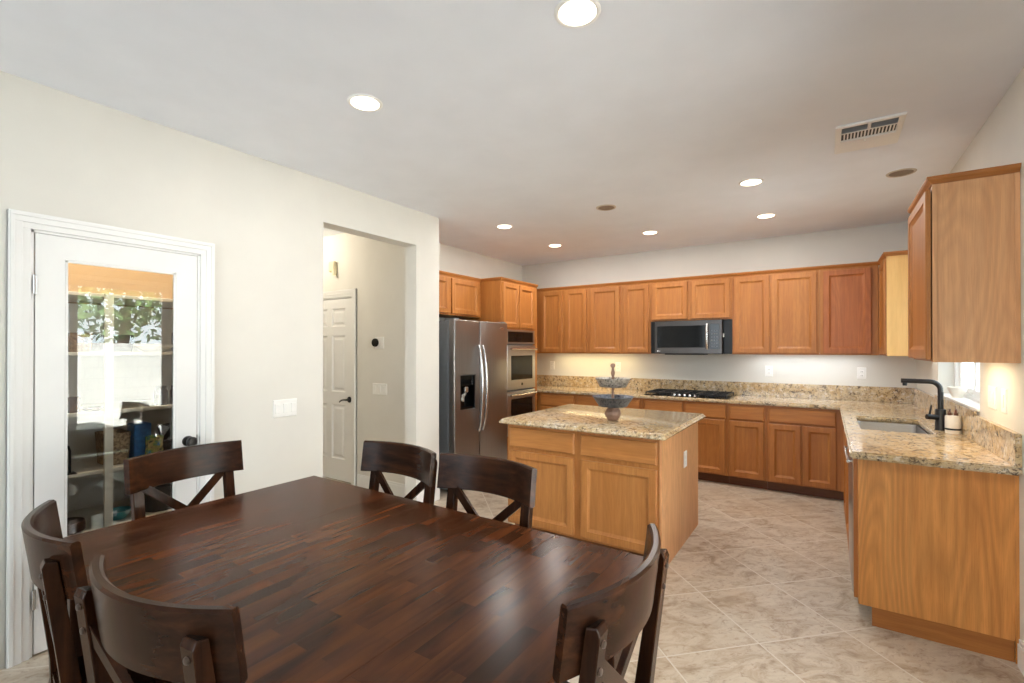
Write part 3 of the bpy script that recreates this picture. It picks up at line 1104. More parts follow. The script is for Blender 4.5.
# ------------------------------------------------------------------ base cabinets on the cooktop wall
YC = 5.445     # counter front
YF = 5.478     # base cabinet face
ZCB, ZCT = 0.876, 0.914
G_BASE = 'honey oak base cabinets under the cooktop counter'
def base_back(a0, a1, drawers, doors, label):
    t = thing('base_cabinet', label, 'cabinet', ((a0 + a1) / 2, 5.8, 0), G_BASE)
    obj('cabinet_body', MB().box(a0 + 0.0005, YF, 0.10, a1 - 0.0005, YB - 0.001, ZCB - 0.001, 0.0015), m_oak_v, t)
    for d in drawers:
        cab_drawer(t, 'back', YF, d[0], d[1], 0.712, 0.852)
    for d in doors:
        cab_door(t, 'back', YF, d[0], d[1], 0.113, 0.695)
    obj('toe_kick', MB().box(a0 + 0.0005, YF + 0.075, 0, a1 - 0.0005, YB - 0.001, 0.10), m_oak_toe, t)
    return t

base_back(XK + 0.001, -2.66, [(-3.17, -2.69)], [(-3.17, -2.69)], 'oak base cabinet in the corner beside the wall ovens')
base_back(-2.66, -1.80, [(-2.63, -2.25), (-2.21, -1.83)], [(-2.63, -2.25), (-2.21, -1.83)], 'oak base cabinet between oven corner and cooktop')
base_back(-1.80, -0.878, [(-1.77, -1.345), (-1.315, -0.898)], [(-1.77, -1.345), (-1.315, -0.905)], 'oak base cabinet under the gas cooktop')
base_back(-0.878, -0.512, [(-0.857, -0.537)], [(-0.862, -0.537)], 'single-door oak base cabinet right of the cooktop')
base_back(-0.512, 0.135, [(-0.491, 0.074)], [(-0.492, -0.214), (-0.198, 0.073)], 'two-door oak base cabinet in the corner by the sink run')

# sink run along the wall on the right (faces -X)
XC, XFa = 0.100, 0.138
PYN = 3.122    # end panel face
dw = thing('dishwasher', 'stainless dishwasher under the counter at the sink run end', 'dishwasher', (0.42, 3.46, 0))
obj('tub', MB().box(XFa + 0.03, 3.212, 0.10, XR - 0.02, 3.76, ZCB - 0.003), m_blackplastic, dw)
dd = obj('door', MB().box(XFa - 0.022, 3.215, 0.115, XFa + 0.028, 3.757, 0.868, 0.006, 3), m_steel, dw, True, 50)
mb = MB().tube([(XFa - 0.040, 3.26, 0.825), (XFa - 0.042, 3.46, 0.825), (XFa - 0.040, 3.715, 0.825)], 0.008, 12)
for y in (3.28, 3.695):
    mb.tube([(XFa - 0.02, y, 0.825), (XFa - 0.040, y, 0.825)], 0.006, 10)
obj('handle', mb, m_steel_handle, dd, True)
obj('toe_kick', MB().box(XFa + 0.07, 3.212, 0, XFa + 0.09, 3.757, 0.10), m_blackplastic, dw)

t = thing('end_panel', 'large flat oak end panel closing the sink run', 'panel', (0.44, 3.13, 0))
mb = MB()
mb.box(XFa, PYN, 0.10, XR - 0.0005, PYN + 0.038, ZCB - 0.001, 0.0015)
mb.box(XR - 0.014, PYN - 0.004, 0.0, XR - 0.0005, PYN, ZCB - 0.001)
obj('panel', mb, m_veneer, t)
obj('filler_stile', MB().box(XFa - 0.018, PYN + 0.0385, 0.115, XFa + 0.03, 3.208, 0.868, 0.002), m_oak_v, t)
obj('toe_board', MB().box(0.196, PYN + 0.007, 0, XR - 0.0145, PYN + 0.037, 0.0995), m_oak_x, t)

t = thing('base_cabinet', 'oak base cabinet under the sink', 'cabinet', (0.42, 4.5, 0))
mb = MB()
mb.box(XFa, 3.765, 0.10, XFa + 0.02, 5.477, ZCB - 0.001)
mb.box(XFa + 0.02, 3.765, 0.10, XR - 0.001, 3.785, ZCB - 0.001)
mb.box(XFa + 0.02, 3.785, 0.10, XR - 0.001, 5.477, 0.12)
mb.box(XFa + 0.02, 4.9, 0.12, XR - 0.001, 5.477, ZCB - 0.001)
obj('cabinet_body', mb, m_oak_v, t)
for y0, y1 in ((3.79, 4.33), (4.36, 4.90)):
    cab_drawer(t, 'right', XFa, y0, y1, 0.712, 0.852)
    cab_door(t, 'right', XFa, y0, y1, 0.113, 0.695)
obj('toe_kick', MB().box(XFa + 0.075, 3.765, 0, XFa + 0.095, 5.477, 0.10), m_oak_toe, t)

# ------------------------------------------------------------------ granite counter, backsplash
SX0, SX1, SY0, SY1 = 0.195, 0.575, 3.98, 4.72
ct = thing('countertop', 'L-shaped speckled granite countertop along two walls', 'countertop', (0, 5.5, ZCB))
xsg = [XK + 0.001, XC, SX0, SX1, XR - 0.001]
ysg = [3.070, SY0, SY1, YC, YB - 0.001]
holes = {(0, 0), (0, 1), (0, 2), (2, 1)}
obj('slab', MB().cells(xsg, ysg, holes, ZCB, ZCT, 'z', 0.010), m_granite, ct)
mb = MB()
mb.box(XK + 0.001, YB - 0.021, ZCT, XR - 0.001, YB - 0.001, 1.068, 0.002)
mb.box(XR - 0.024, 3.072, ZCT, XR - 0.001, YB - 0.022, 1.068, 0.002)
bs = thing('backsplash', 'speckled granite backsplash strip along two counter walls', 'backsplash', (0, 6.0, ZCT))
obj('strip', mb, m_granite, bs)
mb = MB().box(XR - 0.024, WY0 + 0.01, 1.068, XR - 0.0125, WY1 - 0.01, WZ0, 0.001)
obj('sill_upstand', mb, m_granite, bs)

# sink
sk = thing('sink', 'stainless undermount sink in the granite counter', 'sink', (0.39, 4.35, 0.68))
mb = MB()
b = bmesh.new()
def rrect(x0, y0, x1, y1, r, z, n=6):
    out = []
    for cx, cy, s in ((x1 - r, y1 - r, 0), (x0 + r, y1 - r, 1), (x0 + r, y0 + r, 2), (x1 - r, y0 + r, 3)):
        for k in range(n + 1):
            a = PI / 2 * (s + k / n)
            out.append((cx + r * math.cos(a), cy + r * math.sin(a), z))
    return out
prof = [(-0.012, 0.8755, 0.03), (0.004, 0.8755, 0.03), (0.006, 0.870, 0.03), (0.010, 0.72, 0.04), (0.020, 0.70, 0.05), (0.05, 0.692, 0.06)]
rings = []
for ins, z, r in prof:
    rings.append([b.verts.new(p) for p in rrect(SX0 + ins, SY0 + ins, SX1 - ins, SY1 - ins, r, z)])
for p, q in zip(rings, rings[1:]):
    n = len(p)
    for k in range(n):
        b.faces.new((p[k], p[(k + 1) % n], q[(k + 1) % n], q[k]))
b.faces.new(rings[-1])
bmesh.ops.recalc_face_normals(b, faces=b.faces)
mb._merge(b)
o = obj('basin', mb, m_sinksteel, sk, True, 60)
sm = o.modifiers.new('thickness', 'SOLIDIFY')
sm.thickness = 0.0015
obj('drain', MB().lathe([(0, 0), (0.045, 0), (0.045, 0.004), (0.036, 0.005), (0.030, 0.002), (0, 0.002)], 0.385, 4.35, 24, 'z', 0.6925), m_steel_handle, sk, True)

# faucet
FXc, FYc = 0.632, 4.215
fa = thing('faucet', 'matte black single-lever kitchen faucet behind the sink', 'faucet', (FXc, FYc, ZCT))
obj('faucet_base', MB().lathe([(0, 0), (0.032, 0), (0.032, 0.004), (0.029, 0.008), (0.0285, 0.135), (0.026, 0.139), (0, 0.139)], FXc, FYc, 28, 'z', ZCT), m_black, fa, True)
pts = [(FXc, FYc, ZCT + 0.13), (FXc, FYc, ZCT + 0.22), (FXc, FYc, ZCT + 0.265)]
R = 0.055
for k in range(1, 9):
    a = PI / 2 * k / 8
    pts.append((FXc - R + R * math.cos(a), FYc - 0.0 + 0.0, ZCT + 0.265 + R * math.sin(a)))
pts += [(FXc - 0.13, FYc, ZCT + 0.321), (FXc - 0.205, FYc + 0.002, ZCT + 0.322)]
sp = MB().tube(pts, 0.0155, 16)
spo = obj('spout', sp, m_black, fa, True, 60)
obj('spray_head', MB().lathe([(0, 0), (0.0125, 0), (0.0135, 0.02), (0, 0.02)], FXc - 0.184, FYc + 0.002, 18, 'z', ZCT + 0.288), m_black, fa, True)
mb = MB().tube([(FXc - 0.015, FYc - 0.012, ZCT + 0.085), (FXc - 0.075, FYc - 0.035, ZCT + 0.088)], 0.018, 16)
mb.tube([(FXc - 0.06, FYc - 0.03, ZCT + 0.10), (FXc - 0.05, FYc - 0.026, ZCT + 0.165)], [0.007, 0.005], 10)
obj('lever', mb, m_black, fa, True)

# soap crock
SXc, SYc = 0.674, 4.10
so = thing('soap_dispenser', 'white soap crock with black band beside the faucet', 'soap dispenser', (SXc, SYc, ZCT))
m_cream = plain('cream_ceramic', (240, 234, 222), 0.3)
m_brown = plain('brown_plastic', (96, 58, 38), 0.4)
m_clear = plain('grey_stone_base', (196, 178, 150), 0.25)
obj('crock', MB().lathe([(0, 0), (0.037, 0), (0.039, 0.004), (0.039, 0.105), (0.036, 0.112), (0.016, 0.114), (0, 0.114)], SXc, SYc, 32, 'z', ZCT), m_cream, so, True)
tag(obj('band', MB().lathe([(0.0392, 0.022), (0.0402, 0.022), (0.0402, 0.033), (0.0392, 0.033)], SXc, SYc, 32, 'z', ZCT), m_black, so, True), 'black band')
mb = MB()
for dx in (-0.016, 0.014):
    mb.lathe([(0, 0), (0.010, 0), (0.011, 0.018), (0.006, 0.022), (0.005, 0.036), (0.009, 0.040), (0, 0.044)], SXc + dx, SYc, 16, 'z', ZCT + 0.112)
tag(obj('pump', mb, m_brown, so, True), 'brown pump tops')

# white bowl on the window sill
mb = MB().lathe([(0, 0), (0.026, 0), (0.028, 0.006), (0.040, 0.028), (0.052, 0.062), (0.055, 0.075), (0.052, 0.075), (0.037, 0.032), (0.024, 0.012), (0, 0.010)], XR + 0.038, 4.58, 32, 'z', WZ0 + 0.016)
o = obj('bowl', mb, m_cream, None, True)
tag(o, 'small white bowl on the window sill above the sink', 'bowl')

# ------------------------------------------------------------------ cooktop
ck = thing('cooktop', 'black gas cooktop set into the granite counter', 'cooktop', (-1.34, 5.74, ZCT))
KX0, KX1, KY0, KY1 = -1.79, -0.88, 5.50, 6.02
obj('cooktop_glass', MB().box(KX0, KY0, ZCT + 0.0005, KX1, KY1, ZCT + 0.009, 0.003), m_blackglass, ck)
for bx, by, r in ((-1.60, 5.62, 0.045), (-1.60, 5.90, 0.038), (-1.335, 5.80, 0.055), (-1.07, 5.62, 0.038), (-1.07, 5.90, 0.045)):
    mb = MB().lathe([(0, 0), (r, 0), (r, 0.008), (r * 0.8, 0.012), (r * 0.8, 0.020), (r * 0.6, 0.024), (0, 0.024)], bx, by, 24, 'z', ZCT + 0.009)
    obj('burner', mb, m_black, ck, True)
for gx0, gx1 in ((-1.775, -1.475), (-1.465, -1.205), (-1.195, -0.895)):
    mb = MB()
    z = ZCT + 0.034
    for y in (5.52, 5.62, 5.76, 5.90, 6.0):
        mb.bar((gx0, y, z), (gx1, y, z), 0.012, 0.012, (0, 1, 0), 0.002)
    for x in (gx0 + 0.006, (gx0 + gx1) / 2, gx1 - 0.006):
        mb.bar((x, 5.515, z), (x, 6.005, z), 0.012, 0.012, (1, 0, 0), 0.002)
    for x in (gx0 + 0.006, gx1 - 0.006):
        for y in (5.52, 6.0):
            mb.box(x - 0.006, y - 0.006, ZCT + 0.009, x + 0.006, y + 0.006, z)
    obj('grate', mb, m_black, ck)
for k in range(5):
    x = -1.45 + k * 0.057
    mb = MB().lathe([(0, 0), (0.019, 0), (0.018, 0.02), (0.015, 0.024), (0, 0.025)], x, 5.53, 20, 'z', ZCT + 0.009)
    tag(obj('knob', mb, m_steel_handle, ck, True), 'silver control knob')

# ------------------------------------------------------------------ microwave
mw = thing('microwave', 'over-the-range stainless microwave with black glass door', 'microwave', (-1.34, 5.9, 1.40))
MX0, MX1, MZ0, MZ1, MY = -1.722, -0.970, 1.396, 1.783, 5.700
obj('microwave_body', MB().box(MX0, MY + 0.03, MZ0, MX1, YB - 0.005, MZ1, 0.002), m_blackplastic, mw)
for x0, x1 in ((-1.791, MX0 - 0.001), (MX1 + 0.001, -0.880)):
    tag(obj('filler_panel', MB().box(x0, YU + 0.004, MZ0, x1, YB - 0.01, MZ1), m_blackplastic, mw), 'black filler panel')
m_steel_mw = stainless('smoky_stainless', (84, 80, 78), 0.26, 0)
mdr = obj('door', MB().rings('back', MY + 0.03, MX0, MX1, MZ0, MZ1, [(0, 0), (0, 0.024), (0.005, 0.030), (0.006, 0.030)]), m_steel_mw, mw)
obj('door_glass', MB().rings('back', MY + 0.0005, MX0 + 0.028, -1.150, 1.468, 1.722, [(0, 0), (0, 0.002), (0.002, 0.003), (0.003, 0.003)]), m_blackglass, mdr)
kp = obj('control_panel', MB().rings('back', MY + 0.0005, -1.098, MX1 - 0.028, 1.452, 1.735, [(0, 0), (0, 0.002), (0.002, 0.003), (0.003, 0.003)]), m_blackglass, mdr)
m_btn = plain('grey_button_print', (92, 92, 96), 0.4)
for r in range(6):
    for c in range(3):
        x = -1.085 + c * 0.026
        z = 1.475 + r * 0.036
        obj('button', MB().rings('back', MY - 0.0024, x, x + 0.015, z, z + 0.010, [(0, 0), (0, 0.0006)]), m_btn, kp)
hp = []
for k in range(13):
    f = k / 12
    hp.append((-1.125, MY - 0.012 - 0.034 * math.sin(PI * f) ** 0.6, 1.452 + 0.282 * f))
mb = MB().tube(hp, 0.013, 12)
for z in (1.458, 1.728):
    mb.tube([(-1.125, MY + 0.005, z), (-1.125, MY - 0.018, z)], 0.011, 10)
obj('handle', mb, m_steel_handle, mdr, True)
mb = MB().lathe([(0, 0), (0.008, 0), (0.008, -0.001), (0, -0.001)], MX0 + 0.036, MY, 18, 'y', 1.428)
mb.box(MX0 + 0.048, MY - 0.001, 1.4235, MX0 + 0.052, MY, 1.433)
mb.box(MX0 + 0.054, MY - 0.001, 1.4235, MX0 + 0.064, MY, 1.4255)
mb.box(MX0 + 0.062, MY - 0.001, 1.4235, MX0 + 0.064, MY, 1.433)
obj('emblem', mb, m_plate, mw)
obj('vent_grille', MB().box(MX0 + 0.1, MY + 0.06, MZ0 - 0.012, MX1 - 0.2, MY + 0.25, MZ0, 0.003), m_blackplastic, mw)
tag(obj('door_latch', MB().box(MX1, MY + 0.035, 1.585, MX1 + 0.012, MY + 0.06, 1.625, 0.004), m_plate, mw), 'small white safety latch')

# outlets on the cooktop wall
G_OUT = 'outlets above the cooktop backsplash'
wall_plate('wall_outlet', 'back', YB, -3.376, -3.300, 1.148, 1.272, 0, 'white outlet on the cooktop wall nearest the ovens', 'outlet', G_OUT)
wall_plate('wall_outlet', 'back', YB, -2.372, -2.298, 1.148, 1.272, 0, 'white outlet behind the two-tier stand', 'outlet', G_OUT)
wall_plate('wall_outlet', 'back', YB, -0.585, -0.508, 1.138, 1.260, 0, 'white outlet on the wall just right of the cooktop', 'outlet', G_OUT)
wall_plate('wall_outlet', 'back', YB, 0.265, 0.340, 1.138, 1.260, 0, 'white outlet in the corner above the sink counter', 'outlet', G_OUT)
wall_plate('wall_outlet', 'right', XR, 3.46, 3.60, 1.135, 1.255, 2, 'white double switch plate under the near upper cabinet', 'switch')
wall_plate('light_switch', 'right', XR, 3.285, 3.365, 1.135, 1.255, 1, 'single white switch plate under the near upper cabinet', 'switch')

# under-cabinet lights
def bar_light(x0, x1, y0, y1, z, mat, label, power, color, group=None):
    t = thing('under_cabinet_light', label, 'light', ((x0 + x1) / 2, (y0 + y1) / 2, z), 'under-cabinet light strips')
    obj('housing', MB().box(x0, y0, z - 0.010, x1, y1, z, 0.002), m_plate, t)
    obj('diffuser', MB().box(x0 + 0.01, y0 + 0.006, z - 0.014, x1 - 0.01, y1 - 0.006, z - 0.0095), mat, t)
    area_light('under_cabinet_lamp', ((x0 + x1) / 2, (y0 + y1) / 2, z - 0.016), (0, 0, -1), x1 - x0 - 0.02, y1 - y0 - 0.012, power, color)
bar_light(-3.20, -2.10, 5.88, 5.92, ZUB + 0.0215, m_bar_warm, 'warm light strip under the cabinets near the ovens', 3.0, (1.0, 0.80, 0.42))
bar_light(-0.70, 0.30, 5.88, 5.92, ZUB + 0.0215, m_bar_cool, 'cool light strip under the cabinets near the sink corner', 2.4, (0.86, 0.94, 1.0))
bar_light(0.56, 0.60, 3.20, 3.62, ZUB + 0.0215, m_bar_warm, 'warm light strip under the upper cabinet nearest the viewer', 2.2, (1.0, 0.80, 0.52))

# ------------------------------------------------------------------ island
isl = thing('island_cabinet', 'honey oak island cabinet with two drawers and two doors', 'island', (-1.48, 3.6, 0))
IX0, IX1, IY0, IY1 = -2.085, -0.890, 3.085, 4.130
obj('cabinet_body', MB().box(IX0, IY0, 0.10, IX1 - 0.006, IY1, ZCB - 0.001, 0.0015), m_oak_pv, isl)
mb = MB()
mb.box(IX1 - 0.006, IY0 - 0.002, 0.0, IX1, IY1 + 0.001, ZCB - 0.001)
mb.box(IX1 - 0.012, IY0 - 0.003, 0.0, IX1 + 0.003, IY0 + 0.022, ZCB - 0.001, 0.001)
obj('end_panel', mb, m_veneer_pale, isl)
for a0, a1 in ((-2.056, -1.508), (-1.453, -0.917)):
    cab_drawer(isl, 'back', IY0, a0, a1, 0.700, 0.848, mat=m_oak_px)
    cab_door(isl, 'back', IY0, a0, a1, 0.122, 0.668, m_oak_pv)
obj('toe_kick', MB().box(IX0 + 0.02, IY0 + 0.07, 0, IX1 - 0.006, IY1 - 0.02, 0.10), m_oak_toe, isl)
t = thing('wall_outlet', 'white outlet plate on the oak side of the island', 'outlet', (IX1, 3.695, 0.565))
obj('plate', MB().rings('left', IX1, 3.655, 3.735, 0.565, 0.685, [(0, 0), (0, 0.003), (0.004, 0.006), (0.006, 0.006)]), m_plate, t)
for s in (-1, 1):
    obj('receptacle', MB().rings('left', IX1, 3.678, 3.712, 0.625 + s * 0.02 - 0.014, 0.625 + s * 0.02 + 0.014, [(0, 0.005), (0, 0.0075), (0.002, 0.009), (0.003, 0.009)]), m_plate, t)

# island slab with an ogee edge
mb = MB()
b = bmesh.new()
prof = [(0.018, ZCB), (0.006, ZCB + 0.002), (0.001, ZCB + 0.008), (0.0, ZCB + 0.014), (0.003, ZCB + 0.020), (0.010, ZCB + 0.023), (0.011, ZCB + 0.028), (0.014, ZCB + 0.034), (0.021, ZCT)]
rings = []
for ins, z in prof:
    rings.append([b.verts.new(p) for p in rrect(-2.122 + ins, 3.005 + ins, -0.842 - ins, 4.205 - ins, 0.012, z, 3)])
for p, q in zip(rings, rings[1:]):
    n = len(p)
    for k in range(n):
        b.faces.new((p[k], p[(k + 1) % n], q[(k + 1) % n], q[k]))
b.faces.new(rings[0])
b.faces.new(rings[-1])
bmesh.ops.recalc_face_normals(b, faces=b.faces)
mb._merge(b)
o = obj('island_countertop', mb, m_granite, None, True, 50)
tag(o, 'speckled granite countertop with moulded edge on the island', 'countertop')

# two-tier stand
def galvanized(name, dark, light):
    t = NT(name)
    v = t.coords(rnd=False)
    vo = t.n('ShaderNodeTexVoronoi')
    t.t.links.new(v, vo.inputs['Vector'])
    t.set(vo, 'Scale', 95.0)
    nf = t.noise(v, 40.0, 3)
    mx = t.mix(0.5, vo.outputs['Color'], nf)
    col = t.ramp(mx, [(0.25, srgb(*dark)), (0.6, srgb(*light))])
    return t.finish(col, 0.45, 0.6, t.bump(vo.outputs['Distance'], 0.4, 0.004))
m_galv_a = galvanized('hammered_galvanized_metal', (92, 92, 92), (196, 192, 184))
m_galv_b = galvanized('blue_grey_galvanized_metal', (62, 68, 78), (112, 118, 128))
m_turned = plain('weathered_turned_wood', (150, 118, 100), 0.6, var=0.3)
ts = thing('tiered_stand', 'two-tier metal tray stand with turned wood base on the island', 'tray stand', (-1.353, 3.425, ZCT))
TX, TY = -1.353, 3.425
mb = MB().lathe([(0, 0), (0.034, 0), (0.040, 0.006), (0.052, 0.022), (0.062, 0.048), (0.060, 0.066), (0.046, 0.088), (0.026, 0.102), (0.022, 0.110), (0, 0.110)], TX, TY, 10, 'z', ZCT)
obj('base', mb, m_turned, ts)
mb = MB().lathe([(0, 0.10), (0.009, 0.10), (0.011, 0.18), (0.008, 0.23), (0.012, 0.27), (0.009, 0.33), (0.014, 0.345), (0.016, 0.36), (0.010, 0.378), (0.008, 0.395), (0.009, 0.398), (0, 0.40)], TX, TY, 16, 'z', ZCT)
obj('rod', mb, m_turned, ts, True)
obj('finial', MB().lathe([(0, 0.394), (0.010, 0.397), (0.018, 0.408), (0.019, 0.416), (0.014, 0.428), (0, 0.432)], TX, TY, 18, 'z', ZCT), m_turned, ts, True)
def tray(zb, zt, rb, rt, mat, label):
    n = 48
    mb = MB().lathe([(0, zb), (rb, zb), (rb + 0.004, zb + 0.002), (rt, zt - 0.004), (rt + 0.005, zt - 0.002), (rt + 0.004, zt + 0.001), (rt - 0.003, zt - 0.002), (rb, zb + 0.006), (0, zb + 0.005)], TX, TY, n, 'z', ZCT)
    tag(obj('tray', mb, mat, ts, True), label)
tray(0.105, 0.180, 0.102, 0.150, m_galv_b, 'wide blue-grey lower tray')
tray(0.252, 0.318, 0.096, 0.130, m_galv_a, 'hammered silver upper tray')

# ------------------------------------------------------------------ dining table and chairs
TX0, TX1, TY0, TY1, TZ = -2.345, -0.485, 0.455, 1.570, 0.760
tb = thing('dining_table', 'dark espresso plank-top dining table', 'table', ((TX0 + TX1) / 2, (TY0 + TY1) / 2, 0))
obj('tabletop', MB().box(TX0, TY0, TZ - 0.035, -1.7502, TY1, TZ, 0.0008, 1), m_table, tb)
obj('table_leaf', MB().box(-1.7499, TY0, TZ - 0.035, -0.8502, TY1, TZ, 0.0008, 1), m_table, tb)
obj('tabletop', MB().box(-0.8499, TY0, TZ - 0.035, TX1, TY1, TZ, 0.0008, 1), m_table, tb)
mb = MB()
for x0, y0, x1, y1 in ((TX0 + 0.09, TY0 + 0.08, TX1 - 0.09, TY0 + 0.105), (TX0 + 0.09, TY1 - 0.105, TX1 - 0.09, TY1 - 0.08), (TX0 + 0.08, TY0 + 0.09, TX0 + 0.105, TY1 - 0.09), (TX1 - 0.105, TY0 + 0.09, TX1 - 0.08, TY1 - 0.09)):
    mb.box(x0, y0, TZ - 0.125, x1, y1, TZ - 0.0355)
obj('apron', mb, m_dw_x, tb)
for x in (TX0 + 0.115, TX1 - 0.115):
    for y in (TY0 + 0.115, TY1 - 0.115):
        mb = MB()
        mb.box(x - 0.045, y - 0.045, 0.10, x + 0.045, y + 0.045, TZ - 0.036, 0.004)
        mb.box(x - 0.038, y - 0.038, 0.0, x + 0.038, y + 0.038, 0.10, 0.004)
        obj('leg', mb, m_dw_z, tb)

# chair prototype, local frame: sitter faces +Y, origin on the floor under the middle of the top rail
HALF, SAG = 0.252, 0.068
def ry(x, off=0.0):
    """Plan line of the curved rail: ends forward, middle back."""
    return SAG * ((x / HALF) ** 2) - SAG * 0.5 + off

def make_chair():
    c = thing('dining_chair', 'chair', 'chair', (0, 0, 0), 'espresso cross-back dining chairs')
    # curved top rail, leaning back a little
    b = bmesh.new()
    N = 22
    zt, zb, th = 0.975, 0.823, 0.024
    rows = []
    for k in range(N + 1):
        x = -HALF + 2 * HALF * k / N
        slope = 2 * SAG * x / HALF ** 2
        nx, ny = -slope, 1.0
        L = math.hypot(nx, ny)
        nx, ny = nx / L, ny / L
        ring = []
        for (o_, z) in ((-th / 2, zb + 0.004), (-th / 2 + 0.004, zb), (th / 2 - 0.004, zb), (th / 2, zb + 0.004), (th / 2, zt - 0.006), (th / 2 - 0.006, zt), (-th / 2 + 0.006, zt), (-th / 2, zt - 0.006)):
            lean = -(z - 0.9) * 0.13
            ring.append(b.verts.new((x + nx * o_, ry(x) + ny * o_ + lean, z)))
        rows.append(ring)
    for p, q in zip(rows, rows[1:]):
        for j in range(8):
            b.faces.new((p[j], p[(j + 1) % 8], q[(j + 1) % 8], q[j]))
    b.faces.new(rows[0])
    b.faces.new(rows[-1])
    bmesh.ops.recalc_face_normals(b, faces=b.faces)
    mb = MB()
    mb._merge(b)
    obj('top_rail', mb, m_dw_x, c, True, 35)
    # posts behind the rail, running down into the rear legs
    px = 0.199
    yp = ry(px) - 0.012 - 0.011
    for s in (-1, 1):
        mb = MB()
        # side profile (y, z) of post and rear leg
        def yl(z):
            if z > 0.45:
                return yp - (z - 0.9) * 0.13
            return yp + 0.0585 - (0.45 - z) * 0.16
        poly = []
        for z, w in ((0.0, 0.032), (0.2, 0.037), (0.43, 0.044), (0.50, 0.042), (0.70, 0.036), (0.915, 0.032)):
            poly.append((yl(z) - w / 2, z))
        poly.append((yl(0.928) - 0.008, 0.930))
        for z, w in ((0.925, 0.030), (0.70, 0.036), (0.50, 0.042), (0.43, 0.044), (0.2, 0.037), (0.0, 0.032)):
            poly.append((yl(z) + w / 2, z))
        b2 = MB()
        b2.prism([(p[0], p[1]) for p in poly], s * px - 0.021, s * px + 0.021, 'x')
        po = obj('post', b2, m_dw_z, c)
        bv = po.modifiers.new('eased_edges', 'BEVEL')
        bv.width = 0.003
        bv.segments = 2
        for z in (0.893, 0.838):
            m2 = MB().lathe([(0, 0.001), (0.008, 0.0), (0.0065, -0.004), (0, -0.0055)], s * px, yl(z) - 0.0165, 12, 'y', z)
            tag(obj('bolt', m2, m_bolt, po, True), 'dark round bolt head')
    yx = yp + 0.004
    def yy(z):
        return yx - (z - 0.9) * 0.13
    for s in (-1, 1):
        o_ = 0.009 * s
        obj('cross_slat', MB().bar((s * (px - 0.005), yy(0.845) + o_, 0.845), (-s * (px - 0.005), yy(0.50) + o_, 0.50), 0.036, 0.016, (1, 0, 0), 0.002), m_dw_z, c)
    obj('lower_rail', MB().bar((-px, yy(0.49), 0.49), (px, yy(0.49), 0.49), 0.05, 0.022, (0, 0, 1), 0.003), m_dw_x, c)
    # seat with eased edge, slightly wider at the front
    ys0 = yp + 0.0585 + 0.0
    b3 = MB().prism([(-0.205, ys0 - 0.022), (0.205, ys0 - 0.022), (0.232, ys0 + 0.40), (0.215, ys0 + 0.43), (-0.215, ys0 + 0.43), (-0.232, ys0 + 0.40)], 0.435, 0.468, 'z', 0.008)
    obj('seat', b3, m_dw_x, c, True, 30)
    for s in (-1, 1):
        mb = MB()
        xf = s * 0.195
        mb.bar((xf, ys0 + 0.385, 0.0), (xf, ys0 + 0.385, 0.436), 0.040, 0.040, (1, 0, 0), 0.003)
        obj('leg', mb, m_dw_z, c)
    mb = MB()
    mb.bar((-0.195, ys0 + 0.385, 0.40), (0.195, ys0 + 0.385, 0.40), 0.06, 0.02, (0, 0, 1))
    for s in (-1, 1):
        mb.bar((s * 0.19, ys0 + 0.01, 0.40), (s * 0.195, ys0 + 0.385, 0.40), 0.06, 0.02, (0, 0, 1))
    obj('seat_frame', mb, m_dw_y, c)
    mb = MB()
    for s in (-1, 1):
        mb.bar((s * 0.19, ys0 - 0.03, 0.22), (s * 0.195, ys0 + 0.385, 0.22), 0.025, 0.018, (0, 0, 1), 0.002)
    mb.bar((-0.19, ys0 + 0.19, 0.22), (0.19, ys0 + 0.19, 0.22), 0.025, 0.018, (0, 0, 1), 0.002)
    obj('stretcher', mb, m_dw_y, c)
    return c

m_bolt = plain('dark_bolt_metal', (96, 84, 76), 0.35, 0.7)
proto = make_chair()
CHAIRS = [
    # x, y of the middle of the top rail, direction the sitter faces, label
    (-2.575, 1.04, -PI / 2 + 0.06, 'dark cross-back dining chair at the table end in front of the pantry door'),
    (-1.763, 1.660, PI - 0.03, 'dark cross-back dining chair on the kitchen side in front of the hallway opening'),
    (-1.228, 1.660, PI, 'dark cross-back dining chair on the kitchen side in front of the refrigerator'),
    (-0.382, 1.050, PI / 2 - 0.02, 'dark cross-back dining chair at the table end nearest the sink run'),
    (-1.812, 0.392, -0.13, 'dark cross-back dining chair on the near side, at the corner by the pantry door'),
    (-1.164, 0.396, 0.125, 'dark cross-back dining chair on the near side, seen from directly behind'),
]
for i, (x, y, rz, lab) in enumerate(CHAIRS):
    c = proto if i == 0 else copy_tree(proto)
    c.location = (x, y, 0)
    c.rotation_euler = (0, 0, rz)
    c['label'] = lab

# ------------------------------------------------------------------ ceiling lights, vent
def downlight(x, y, lit, label):
    t = thing('recessed_light', label, 'ceiling light', (x, y, CE - 0.006), 'recessed ceiling lights')
    mb = MB().lathe([(0.070, -0.004), (0.078, -0.007), (0.086, -0.004), (0.088, 0.0), (0.070, 0.0)], x, y, 40, 'z', CE, close=False)
    mb.lathe([(0.0702, -0.004), (0.0702, 0.0)], x, y, 40, 'z', CE, close=False)
    obj('trim_ring', mb, m_plate if lit else m_tan_trim, t, True)
    obj('lens', MB().lathe([(0, -0.0035), (0.0705, -0.0035), (0.0705, -0.001), (0, -0.001)], x, y, 40, 'z', CE), m_lamp if lit else m_unlit, t)
    if lit:
        area_light('recessed_lamp', (x, y, CE - 0.012), (0, 0, -1), 0.13, 0.13, LAMP_W, (1.0, 0.965, 0.92), 'DISK')
m_unlit = plain('unlit_bronze_baffle', (128, 108, 90), 0.5)
m_tan_trim = plain('beige_trim_ring', (196, 184, 168), 0.45)
LAMP_W = 9.0
